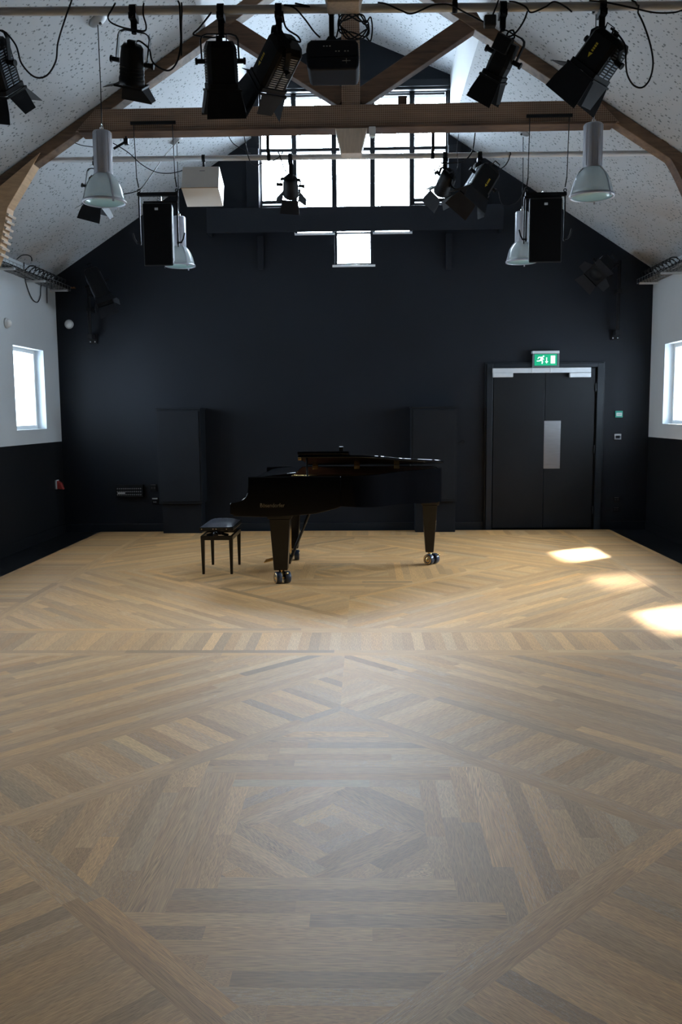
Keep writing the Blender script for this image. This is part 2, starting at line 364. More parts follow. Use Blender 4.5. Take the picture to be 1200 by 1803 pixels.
# ================================================================== THE ROOM SHELL
def wall_mesh(u0, u1, z0, z1, holes, to3, thick, split=None):
    """wall as blocks around its openings; to3(u, w, z) gives the point, w = 0 at the inner face, thick outward; faces under split take slot 1"""
    mb = MB()
    us = sorted({u0, u1} | {h[0] for h in holes} | {h[1] for h in holes}); zs = {z0, z1} | {h[2] for h in holes} | {h[3] for h in holes}
    if split is not None: zs |= {split}
    us = [u for u in us if u0 <= u <= u1]; zs = sorted(z for z in zs if z0 <= z <= z1)
    nu, nz = len(us)-1, len(zs)-1
    def solid(i, j):
        if not (0 <= i < nu and 0 <= j < nz): return False
        cu, cz = (us[i]+us[i+1])/2, (zs[j]+zs[j+1])/2
        return not any(h[0] < cu < h[1] and h[2] < cz < h[3] for h in holes)
    for i in range(nu):
        for j in range(nz):
            if not solid(i, j): continue
            mb.cur = 1 if split is not None and zs[j+1] <= split+1e-6 else 0
            a, b, c, d = us[i], us[i+1], zs[j], zs[j+1]
            q = lambda *ps: mb.add([to3(*p) for p in ps], [(0, 1, 2, 3)])
            q((a, 0, c), (b, 0, c), (b, 0, d), (a, 0, d)); q((a, thick, c), (a, thick, d), (b, thick, d), (b, thick, c))
            if not solid(i-1, j): q((a, 0, c), (a, 0, d), (a, thick, d), (a, thick, c))
            if not solid(i+1, j): q((b, 0, c), (b, thick, c), (b, thick, d), (b, 0, d))
            if not solid(i, j-1): q((a, 0, c), (a, thick, c), (b, thick, c), (b, 0, c))
            if not solid(i, j+1): q((a, 0, d), (b, 0, d), (b, thick, d), (a, thick, d))
    return mb
DADO = 1.203
TH = .34
# back wall with its T-shaped clerestory opening
gX = [at(p, 300, WB).x for p in (457, 517, 587.5, 655.5, 725.5, 787.5)]
gZ = {y: at(620, y, WB).z for y in (157, 260, 352, 367, 410, 467)}
back_holes = [(gX[0], gX[5], gZ[367], gZ[157]), (gX[1]-.0, gX[4], gZ[410], gZ[367]), (gX[2], gX[3], gZ[467], gZ[410])]
struct(wall_mesh(-WX-TH, WX+TH, ZF-.1, 6.8, back_holes, lambda u, w, z: V((u, WB+w, z)), TH).build('wall_back', 'black_wall'))
win_h = [(y-WIN_W/2, y+WIN_W/2, WIN_Z0, WIN_Z1) for y in WIN_Y]
struct(wall_mesh(WR-.3, WB, ZF-.1, 3.42, win_h, lambda u, w, z: V((-WX-w, u, z)), TH, DADO).build('wall_left', ['white_wall', 'dado_black']))
struct(wall_mesh(WR-.3, WB, ZF-.1, 3.42, win_h, lambda u, w, z: V((WX+w, u, z)), TH, DADO).build('wall_right', ['white_wall', 'dado_black']))
rear_h = []
struct(wall_mesh(-WX-TH, WX+TH, ZF-.1, 6.8, rear_h, lambda u, w, z: V((u, WR-w, z)), TH).build('wall_rear', 'black_wall'))
# ceiling: two long slopes, upright cheeks, a flatter ridge roof
KX, KZ, CZ, AZ, SL = 1.262, 5.04, 5.765, 6.285, .65
ZC = lambda x: 5.86 - SL*abs(x)
Y0, Y1 = WR-.3, WB+TH
def slab(a, b, t):                          # extruded along the hall
    a, b, t = V(a), V(b), V(t); L = V((0, Y1-Y0, 0))
    return MB().prism([(a.x, Y0, a.y), (b.x, Y0, b.y), (b.x+t.x, Y0, b.y+t.y), (a.x+t.x, Y0, a.y+t.y)], L)
nn = V((SL, 1)).normalized()*.12
for nm, sg in (('ceiling', -1), ('ceiling_right', 1)):
    struct(slab((sg*(WX+TH), ZC(WX+TH)), (sg*KX, ZC(KX)), (sg*nn.x, nn.y)).build(nm if sg < 0 else 'ceiling', 'ceiling'))
    struct(slab((sg*KX, ZC(KX)-.0), (sg*KX, CZ), (sg*.12, 0)).build('ceiling', 'cheek'))
    struct(slab((sg*(KX+.12), CZ-.05), (0, AZ), (0, .12)).build('ceiling', 'ceiling'))
# sub-floor, black, round the oak floor
struct(MB().span((-WX-TH, WR-.3, ZF-.1), (WX+TH, WB+.1, ZF)).build('floor', 'dark_floor'))

# oak strip floor --------------------------------------------------
def clip(poly, n, c):                      # keep n.p <= c
    out = []
    for i in range(len(poly)):
        p, q = poly[i], poly[(i+1) % len(poly)]; dp, dq = n[0]*p[0]+n[1]*p[1]-c, n[0]*q[0]+n[1]*q[1]-c
        if dp <= 0: out.append(p)
        if dp*dq < 0: t = dp/(dp-dq); out.append((p[0]+(q[0]-p[0])*t, p[1]+(q[1]-p[1])*t))
    return out
FL = dict(v=[], f=[], uv=[], tone=[])
frng = random.Random(11)
def tone():
    k = frng.gauss(1.0, .095); w = frng.gauss(0, .03)
    if frng.random() < .08: k *= .85
    if frng.random() < .10: k *= 1.12
    return (max(.55, min(1.25, k*(1+w))), max(.55, min(1.25, k)), max(.55, min(1.25, k*(1-1.8*w))), 1.0 if frng.random() < .14 else 0.0)
def strip_piece(rect, ang, planes):
    """rect (u0,u1,v0,v1) in axes turned by ang, cut by the half planes"""
    u0, u1, v0, v1 = rect; c, s = math.cos(ang), math.sin(ang)
    pl = [(u*c - v*s, u*s + v*c) for u, v in ((u0, v0), (u1, v0), (u1, v1), (u0, v1))]
    for n, k in planes:
        pl = clip(pl, n, k)
        if len(pl) < 3: return
    a = sum(pl[i][0]*pl[(i+1) % len(pl)][1]-pl[(i+1) % len(pl)][0]*pl[i][1] for i in range(len(pl)))/2
    if abs(a) < 1e-5: return
    o = len(FL['v']); FL['v'] += [(p[0], p[1], 0) for p in pl]; FL['f'].append(list(range(o, o+len(pl))))
    ou, ov = frng.uniform(0, 60), frng.uniform(0, 60); t = tone()
    for p in pl: FL['uv'].append((p[0]*c+p[1]*s - u0 + ou, -p[0]*s+p[1]*c - v0 + ov)); FL['tone'].append(t)
def run(u0, u1, v0, v1, ang, planes, lo=.5, hi=1.25, off=(0, 0)):
    """one row of strips laid end to end"""
    u = u0 - frng.uniform(0, lo)
    while u < u1:
        e = u + frng.uniform(lo, hi)
        if u1-e < .2: e = u1
        strip_piece((max(u, u0), min(e, u1), v0, v1), ang, planes); u = e
def field(bounds, ang, planes, w=.07, lo=.5, hi=1.25):
    u0, u1, v0, v1 = bounds; n = max(1, round((v1-v0)/w)); w = (v1-v0)/n
    for i in range(n): run(u0, u1, v0+i*w, v0+(i+1)*w, ang, planes, lo, hi)
def rot_planes(planes, xc, yc): return [(n, k + n[0]*xc + n[1]*yc) for n, k in planes]
SX, SY, FXC, OA, YB_ = 2.703, 2.385, .03, 3.36, 11.36
QI, DI, DO, DLD = .355, 1.193, 1.362, 1.965
r2 = math.sqrt(.5)
def square(xc, yc):
    dia = lambda d: [((sx*r2, sy*r2), d*r2) for sx in (1, -1) for sy in (1, -1)]
    def P(planes): return rot_planes(planes, xc, yc)
    def piece(rect, ang, planes):
        c, s = math.cos(ang), math.sin(ang); uo, vo = xc*c+yc*s, -xc*s+yc*c
        u0, u1, v0, v1 = rect; run(u0+uo, u1+uo, v0+vo, v1+vo, ang, P(planes))
    w = .07
    # heart: strips turned 45 degrees laid pinwheel fashion round the centre
    hs = [((1, 0), QI), ((-1, 0), QI), ((0, 1), QI), ((0, -1), QI)]
    for k in range(8):
        a, b = k*w, (k+1)*w
        for j in range(4): piece((-a, b, a, b), PI/4 + j*PI/2, hs)
    # straight strips round the heart, out to the diamond
    for k in range(13):
        a, b = QI+k*w, QI+(k+1)*w
        for j in range(4): piece((-a, b, a, b) if k % 2 else (-b, a, a, b), j*PI/2, dia(DI))
    # two-strip diamond border
    for j in range(4):
        ang = PI/4+j*PI/2 - PI/2; sx, sy = (1, -1)[j in (1, 2)], (1, -1)[j in (2, 3)]
        quad = [((-sx, 0), 0), ((0, -sy), 0)]
        for k in range(2):
            d0, d1 = (DI+(DO-DI)*k/2)*r2, (DI+(DO-DI)*(k+1)/2)*r2
            piece((-1.2, 1.2, d0, d1), math.atan2(sy, sx)-PI/2, quad)
        # ladder of short strips square to the border
        ang = math.atan2(sy, sx); n = round(2*DLD*r2/w)
        L = DLD*r2
        for i in range(n): 
            v0, v1 = -L + 2*L*i/n, -L + 2*L*(i+1)/n
            c, s = math.cos(ang), math.sin(ang); uo, vo = xc*c+yc*s, -xc*s+yc*c
            strip_piece((DO*r2+uo, DLD*r2+uo, v0+vo, v1+vo), ang, P(quad))
        # long strips filling the corner
        rect = [((1, 0), SX-.065), ((-1, 0), SX-.065), ((0, 1), SY-.065), ((0, -1), SY-.065)]
        m = (SX+SY)*r2; n = int((m-DLD*r2)/w)+1
        for i in range(n): piece((-2.8, 2.8, DLD*r2+i*w, DLD*r2+(i+1)*w), math.atan2(sy, sx)-PI/2, quad+rect)
YC1, YC2 = 8.4506, 3.0956
YC3 = YC2-(YC1-YC2)
for yc in (YC1, YC2, YC3): square(FXC, yc)
H = .065
for yc in (YC1, YC2, YC3):
    for y in (yc+SY, yc-SY): field((FXC-SX-H, FXC+SX+H, y-H, y+H), 0, [], .065, .8, 1.8)
for sx in (-1, 1):
    xm = FXC+sx*SX
    for yc in (YC1, YC2, YC3):              # border lines along the hall
        c = PI/2; field((yc-SY+H, yc+SY-H, -(xm+H), -(xm-H)), c, [], .065, .8, 1.8)
for ya, yb in ((YC1+SY+H, YB_-.06), (YC2+SY+H, YC1-SY-H), (YC3+SY+H, YC2-SY-H)):
    n = round(2*(SX+H)/.07)                 # cross ladders
    for i in range(n):
        x0 = FXC-SX-H + 2*(SX+H)*i/n; x1 = FXC-SX-H + 2*(SX+H)*(i+1)/n
        strip_piece((ya, yb, -x1, -x0), PI/2, [])
FY0 = WR+.02
for sx in (-1, 1):
    a, b = sorted((FXC+sx*(SX+H), sx*(OA-.065)))
    n = round((YB_-.06-FY0)/.07)
    for i in range(n):
        y0 = FY0+(YB_-.06-FY0)*i/n; y1 = FY0+(YB_-.06-FY0)*(i+1)/n
        strip_piece((a, b, y0, y1), 0, [])
    x0, x1 = sorted((sx*(OA-.065), sx*OA)); run(FY0, YB_, -x1, -x0, PI/2, [], .8, 1.8)
run(-OA+.065, OA-.065, YB_-.06, YB_, 0, [], .8, 1.8)
nb = len(FL['v'])                           # edge and underside of the oak floor
FL['v'] += [(x, y, z) for z in (-.0005, ZF) for x, y in ((-OA, FY0), (OA, FY0), (OA, YB_), (-OA, YB_))]
for i in range(4):
    j = (i+1) % 4; FL['f'].append([nb+i, nb+j, nb+4+j, nb+4+i]); FL['uv'] += [(0, 0), (1, 0), (1, .02), (0, .02)]; FL['tone'] += [(1, 1, 1, 0)]*4
me = bpy.data.meshes.new('floor_oak'); me.from_pydata(FL['v'], [], FL['f'])
uvl = me.uv_layers.new(name='grain'); tl = me.color_attributes.new('tone', 'FLOAT_COLOR', 'CORNER')
uvl.data.foreach_set('uv', [c for q in FL['uv'] for c in q]); tl.data.foreach_set('color', [c for q in FL['tone'] for c in q])
me.materials.append(M['oak'])
fo = bpy.data.objects.new('floor', me); COL.objects.link(fo); struct(fo)

# windows ----------------------------------------------------------
def side_window(n, sg, y):
    root = bpy.data.objects.new('window_%d' % n, None); COL.objects.link(root); root.location = (sg*(WX+.14), y, WIN_Z0); struct(root)
    x0, x1 = sg*(WX+.11), sg*(WX+.165); h = WIN_W/2; f = MB(); t = .045
    for a, b, c, d in ((y-h, y-h+t, WIN_Z0, WIN_Z1), (y+h-t, y+h, WIN_Z0, WIN_Z1), (y-h+t, y+h-t, WIN_Z0, WIN_Z0+t), (y-h+t, y+h-t, WIN_Z1-t, WIN_Z1), (y+h-.14, y+h-.125, WIN_Z0+t, WIN_Z1-t)):
        f.span((x0, a, c), (x1, b, d))
    f.build('window_frame', 'white_paint', root, .004)
    MB().span((sg*(WX+.135), y-h+t, WIN_Z0+t), (sg*(WX+.142), y+h-t, WIN_Z1-t)).build('pane', 'glass', root)
n = 0
for y in WIN_Y:
    for sg in (-1, 1): n += 1; side_window(n, sg, y)
# the gable clerestory
root = bpy.data.objects.new('window_%d' % (n+1), None); COL.objects.link(root); root.location = (0, WB+.1, gZ[367]); struct(root)
f = MB(); ya, yb = WB+.06, WB+.16; w = .032
zt = gZ[157]
for i, x in enumerate(gX):
    zb = gZ[467] if i in (2, 3) else gZ[410] if i in (1, 4) else gZ[367]
    hw = w if 0 < i < 5 else .02
    f.span((x-hw, ya, zb), (x+hw, yb, zt))
f.span((gX[0], ya, zt-.03), (gX[5], yb, zt+.0)); f.span((gX[0], ya-.003, gZ[260]-.02), (gX[5], yb+.003, gZ[260]+.02))
f.span((gX[1], ya-.002, gZ[410]), (gX[4], yb+.002, gZ[410]+.02)); f.span((gX[2], ya-.002, gZ[467]+.0), (gX[3], yb+.002, gZ[467]+.035))
ztop2 = at(620, 190, WB).z
f.span((gX[0], ya-.001, ztop2-.02), (gX[5], yb+.001, ztop2+.02))
for a, b in ((0, 1), (4, 5)): f.span((gX[a], ya-.004, gZ[352]-.02), (gX[b], yb+.004, gZ[352]+.02))
f.build('window_frame', 'black_trim', root, .003)
for i in range(5):
    zb = gZ[467] if i == 2 else gZ[410] if i in (1, 3) else gZ[367]
    MB().span((gX[i]+w, WB+.10, zb+.02), (gX[i+1]-w, WB+.108, zt-.03)).build('pane', 'glass', root)
s_ = MB()
for a, b, z in ((1, 2, gZ[410]), (3, 4, gZ[410]), (2, 3, gZ[467])):
    s_.span((gX[a]-.03*(a == 2), WB-.015, z-.022), (gX[b]+.03*(a == 2), WB+.05, z+.004))
for a, b in ((0, 1), (4, 5)): s_.span((gX[a]+.02, WB+.0, gZ[367]-.0), (gX[b]-.03, WB+.05, gZ[367]+.012))
s_.build('window_sill', 'white_paint', root, .002)
p_ = MB()
for a, b in ((0, 1), (4, 5)): p_.span((gX[a]+.02, WB+.075, gZ[367]+.012), (gX[b]-w, WB+.095, at(620, 357, WB).z))
p_.build('spandrel_panel', 'black_trim', root)
b_ = MB()
b_.span((gX[0]+.03, WB+.112, at(620, 164, WB).z), (gX[5]-.03, WB+.12, zt-.03)).build('blind_edge', 'grey_plastic', root)
# trims of the back wall
hdr = MB(); a, b = at(440, 131, WB-.03), at(791, 143, WB-.03)
hdr.span((gX[0]-.05, WB-.035, b.z-.05), (gX[5]+.02, WB, b.z+.03)).span((gX[0]-.05, WB-.06, b.z-.10), (gX[5]+.02, WB, b.z-.075))
struct(hdr.build('trim_1', 'black_trim', None, .004))
for k, (p0, p1) in enumerate(((433, 455), (789, 811))):
    x0, x1 = at(p0, 300, WB-.06).x, at(p1, 300, WB-.06).x
    struct(MB().span((x0, WB-.06, 4.145), (x1, WB, 4.9)).build('trim_%d' % (2+k), 'black_wall', None, .004))
a, b = at(363, 367, WB-.28), at(886, 403, WB-.28)
pel = thing('window_pelmet', ((a.x+b.x)/2, WB-.14, b.z), 'long black box beam across the back wall under the tall gable window', 'beam')
m = MB(); m.span((a.x, WB-.28, b.z), (b.x, WB-.26, a.z)); m.span((a.x, WB-.26, a.z-.02), (b.x, WB-.001, a.z)); m.span((a.x, WB-.26, b.z), (a.x+.02, WB-.001, a.z-.02)); m.span((b.x-.02, WB-.26, b.z), (b.x, WB-.001, a.z-.02))
m.build('box_beam', 'black_wall', pel, .004)
for px in (458, 790):
    x = at(px, 430, WB-.05).x; z0 = at(px, 474, WB-.05).z
    MB().span((x-.035, WB-.05, z0), (x+.035, WB-.002, b.z+.005)).build('bracket', 'black_wall', pel, .004)
for i, sg in enumerate((-1, 1)):
    struct(MB().span((sg*WX-.012, WR, ZF), (sg*WX+.012, WB, .10)).build('baseboard_left' if sg < 0 else 'baseboard_right', 'dado_black'))
x0, x1 = at(855, 800, WB-.03).x, at(1058, 800, WB-.03).x
m = MB()
m.span((-WX, WB-.018, ZF), (x0-.02, WB, .09)).span((x1+.02, WB-.018, ZF), (WX, WB, .09))
struct(m.build('baseboard_back', 'black_trim', None, .003))

# the double door
d = bpy.data.objects.new('door_1', None); COL.objects.link(d); d.location = ((x0+x1)/2, WB-.03, ZF); struct(d)
zt = at(950, 640, WB-.04).z; l0, l1 = at(867, 800, WB-.03).x, at(1043, 800, WB-.03).x; lz = at(950, 649, WB-.03).z
mid = at(957, 780, WB-.03).x
m = MB(); m.span((x0, WB-.06, ZF), (l0-.012, WB-.001, zt)).span((l1+.03, WB-.06, ZF), (x1, WB-.001, zt)).span((l0-.012, WB-.06, lz+.012), (l1+.03, WB-.001, zt))
m.span((x0-.02, WB-.03, ZF), (x0, WB-.001, zt+.02)).span((x1, WB-.03, ZF), (x1+.02, WB-.001, zt+.02)).span((x0, WB-.03, zt), (x1, WB-.001, zt+.02))
m.build('door_frame', 'black_trim', d, .004)
for a, b in ((l0, mid-.003), (mid+.003, l1)):
    lf = MB().span((a, WB-.045, .012), (b, WB-.003, lz)).build('door_leaf', 'door_black', d, .003)
pa, pb = at(957.5, 741, WB-.05), at(985, 825, WB-.05)
MB().span((pa.x, WB-.05, pb.z), (pb.x, WB-.044, pa.z)).build('push_plate', 'steel', d, .002)['label'] = 'brushed steel push plate'
a, b = at(867, 648.5, WB-.09), at(1040, 655.5, WB-.09)
m = MB().span((a.x, WB-.09, b.z), (b.x, WB-.061, a.z))
for px in (937, 969): q = at(px, 651, WB-.095).x; m.span((q-.008, WB-.094, b.z-.002), (q+.008, WB-.06, a.z+.002))
m.build('closer_track', 'silver', d, .003)['label'] = 'silver slide track over both leaves'
for p0, p1 in ((867.5, 903), (1003, 1040)):
    a, b = at(p0, 656.5, WB-.10), at(p1, 664, WB-.10)
    MB().span((a.x, WB-.10, b.z), (b.x, WB-.044, a.z)).build('door_closer', 'silver', d, .004)['label'] = 'silver door closer box'
m = MB()
for z in (.25, 1.05, 1.85): m.cyl((l1+.012, WB-.058, z-.05), (l1+.012, WB-.058, z+.05), .009)
m.build('hinge', 'black_trim', d)

# ================================================================== ROOF TRUSSES
TY = 8.35; TX = .055
def make_truss(label):
    t = thing('roof_truss', (TX, TY, 4.14), label, 'roof truss', 'old timber roof trusses')
    hw = .085
    zb, zt = 4.143, 4.338
    xb = (5.86-.10-zb)/SL; xt = (5.86-.03-zt)/SL
    MB().prism([(-xb+.0, TY-hw, zb), (xb-.0, TY-hw, zb), (xt, TY-hw, zt), (-xt, TY-hw, zt)], (0, 2*hw, 0)).build('tie_beam', 'timber_netted', t, .006)
    m = MB().span((-2.45, TY-hw-.012, zb-.012), (2.45, TY+hw+.012, zb+.006))
    m.build('edge_batten', 'timber', t)
    MB().prism([(TX-.085, TY-.075, zt), (TX+.085, TY-.075, zt), (TX+.08, TY-.075, 5.78), (TX-.08, TY-.075, 5.78)], (0, .15, 0)).build('king_post', 'timber_netted', t, .005)
    MB().loft([V((TX-.145, TY-.10, zb-.014)), V((TX+.145, TY-.10, zb-.014)), V((TX+.145, TY+.10, zb-.014)), V((TX-.145, TY+.10, zb-.014))],
              [V((TX-.093, TY-.08, 3.912)), V((TX+.093, TY-.08, 3.912)), V((TX+.093, TY+.08, 3.912)), V((TX-.093, TY+.08, 3.912))]).build('post_foot', 'pale_wood', t, .006)['label'] = 'pale tapered foot under the king post'
    for sg in (-1, 1):
        a, b = V((TX+sg*.07, TY, 4.40)), V((TX+sg*1.16, TY, 5.085)); d = (b-a).normalized(); up = d.cross(V((0, 1, 0))).normalized()
        MB().box((a+b)/2, ((b-a).length, .13, .155), (d, V((0, 1, 0)), up)).build('strut', 'timber', t, .006)
        th = .115
        # rafter just under the slope, up to the ridge
        x0, x1 = sg*WX, sg*.06
        MB().prism([(x0, TY-.075, ZC(x0)-.004), (x1, TY-.075, ZC(x1)-.004), (x1, TY-.075, ZC(x1)-th*1.15), (x0, TY-.075, ZC(x0)-th*1.0)], (0, .15, 0)).build('rafter', 'timber_pale', t, .006)
    # pale boarded knee brace at the left, bare dark one at the right
    pts = [(-2.82, 3.965), (-3.15, 3.475), (-3.245, 3.10), (-3.42, 2.70), (-3.871, 2.55), (-3.871, 3.22), (-3.33, 3.58)]
    MB().prism([(x, TY-.09, z) for x, z in pts], (0, .15, 0)).build('knee_brace', 'ply', t, .003)['label'] = 'new pale plywood clad knee brace'
    m = MB()
    for i in range(7):
        k = i/6; x, z = -3.175-.075*k*1.2, 3.42-.36*k
        m.box((x+.012, TY, z), (.04, .17, .022), (V((.85, 0, -.5)).normalized(), V((0, 1, 0)), V((.5, 0, .85)).normalized()))
    m.build('batten_end', 'pale_wood', t)
    pth = smooth_path([(2.86, TY, 3.975), (3.0, TY, 3.82), (3.14, TY, 3.56), (3.3, TY, 3.2), (3.5, TY, 2.85), (3.84, TY, 2.6)])
    MB().strip(pth, .15, .07, (0, 1, 0)).build('knee_brace', 'timber', t)
    MB().span((3.80, TY-.07, 2.55), (3.871, TY+.07, 3.30)).build('wall_post', 'timber', t, .005)
    return t
tr = make_truss('brown timber roof truss in full view before the gable window, netted tie beam')
dup(tr, (TX, 5.40, 4.14), 'nearer timber roof truss whose pale post foot peeps in at the top edge')
# small switch box and block on the tie beam
q = at(655, 232, TY-.11)
m = thing('junction_box', (q.x, TY-.12, q.z-.04), 'small white box on the truss tie beam beside the pale post foot', 'junction box')
MB().span((q.x-.03, TY-.15, q.z-.045), (q.x+.03, TY-.098, q.z+.035)).build('box', 'grey_plastic', m, .004)
MB().cyl((q.x+.0, TY-.12, q.z-.06), (q.x, TY-.12, q.z-.045), .008).build('gland', 'chrome', m)
q = at(708, 178, TY)
m = MB().span((q.x-.04, TY-.05, 4.339), (q.x+.04, TY+.05, q.z+.03))
tag(m.build('timber_block', 'timber', None, .004), 'small dark block standing on the truss tie beam before the window', 'block')
for nm, p0, p1, lab in (('beam_clip', (504, 645), None, ''),): pass
for (x0, y0), (x1, y1), lab in (((200, 262), (222, 249), 'small black clamp arm hanging under the tie beam beside the nearer left pendant lamp'), ((1095, 229), (1118, 236), 'small black clip under the right end of the truss tie beam')):
    a, b = at(x0, y0, TY+.02), at(x1, y1, TY+.02)
    top = V((b.x, TY+.02, 4.125 if x0 < 600 else 4.06))
    m = thing('beam_clamp', b, lab, 'clamp')
    MB().tube([a, b], .012, 8).build('arm', 'stage_black', m); MB().tube([b, top], .010, 8).build('stem', 'stage_black', m)
    MB().span((b.x-.02, TY, b.z-.025), (b.x+.02, TY+.05, b.z+.025)).build('jaw', 'stage_black', m)

# ================================================================== LIGHTING BARS
def bar(a, b, label):
    a, b = V(a), V(b); t = thing('lighting_bar', (a+b)/2, label, 'lighting bar')
    d = (b-a).normalized(); _, s, u = frame_of(d); mb = MB(); seg = 20; ro, ri = .0255, .021; vs = []
    for p, r in ((a, ri), (a, ro), (b, ro), (b, ri)): vs += [p+(s*math.cos(2*PI*k/seg)+u*math.sin(2*PI*k/seg))*r for k in range(seg)]
    mb.add(vs, [(i*seg+k, i*seg+(k+1) % seg, ((i+1) % 4)*seg+(k+1) % seg, ((i+1) % 4)*seg+k) for i in range(4) for k in range(seg)], True)
    o = mb.build('tube', 'alu', t); o.modifiers.new('edge', 'EDGE_SPLIT').split_angle = math.radians(60)
    return t, a, b
FY, BY = 5.56, 8.53
a, b = at(-30, 21, FY), at(1200, 10, FY); e = b-a
fb0, fb1 = a-e*.12, b+e*.12
bar_f, _, _ = bar(fb0, fb1, 'nearer aluminium lighting bar running across the top edge of the view')
bb0, bb1 = at(81, 281.9, BY), at(1154, 269.6, BY)
bar_b, _, _ = bar(bb0, bb1, 'farther aluminium lighting bar behind the truss with both ends showing')
def on_f(px): p = at(px, 0, FY); k = (p.x-fb0.x)/(fb1.x-fb0.x); return fb0.lerp(fb1, k)
def on_b(px): p = at(px, 270, BY); k = (p.x-bb0.x)/(bb1.x-bb0.x); return bb0.lerp(bb1, k)
# hangers that carry the bars from the trusses
def clear(path, r=.006):
    """lay a cable round the outside of the bars, not through them"""
    out = []
    for p in path:
        p = V(p)
        for a_, b_ in ((fb0, fb1), (bb0, bb1)):
            d = b_-a_; k = max(0, min(1, (p-a_).dot(d)/d.length_squared)); q = a_.lerp(b_, k); o = p-q
            if o.length < .030+r:
                o = V((0, o.y, o.z)); o = o.normalized() if o.length > .004 else V((0, -1, 0))
                if o.y > -.3: o = V((0, -.95, .3 if o.z >= 0 else -.3)).normalized()
                p = q + o*(.030+r)
        out.append(p)
    return out
def hangers(t, fn, pxs, ty):
    for px in pxs:
        p = fn(px); m = MB()
        m.strip([(p.x, ty+.102, 4.15+.06), (p.x, ty+.102, p.z+.05), (p.x, (ty+.102+p.y)/2, p.z+.035), (p.x, p.y, p.z+.028)], .03, .006, (1, 0, 0))
        m.lathe([(.026, -.016), (.031, -.016), (.031, .016), (.026, .016)], p, (1, 0, 0), 16, close=True)
        m.build('hanger', 'stage_black', t)
hangers(bar_b, on_b, (473, 761), TY)
hangers(bar_f, on_f, (800, 1315, -60), 5.40)

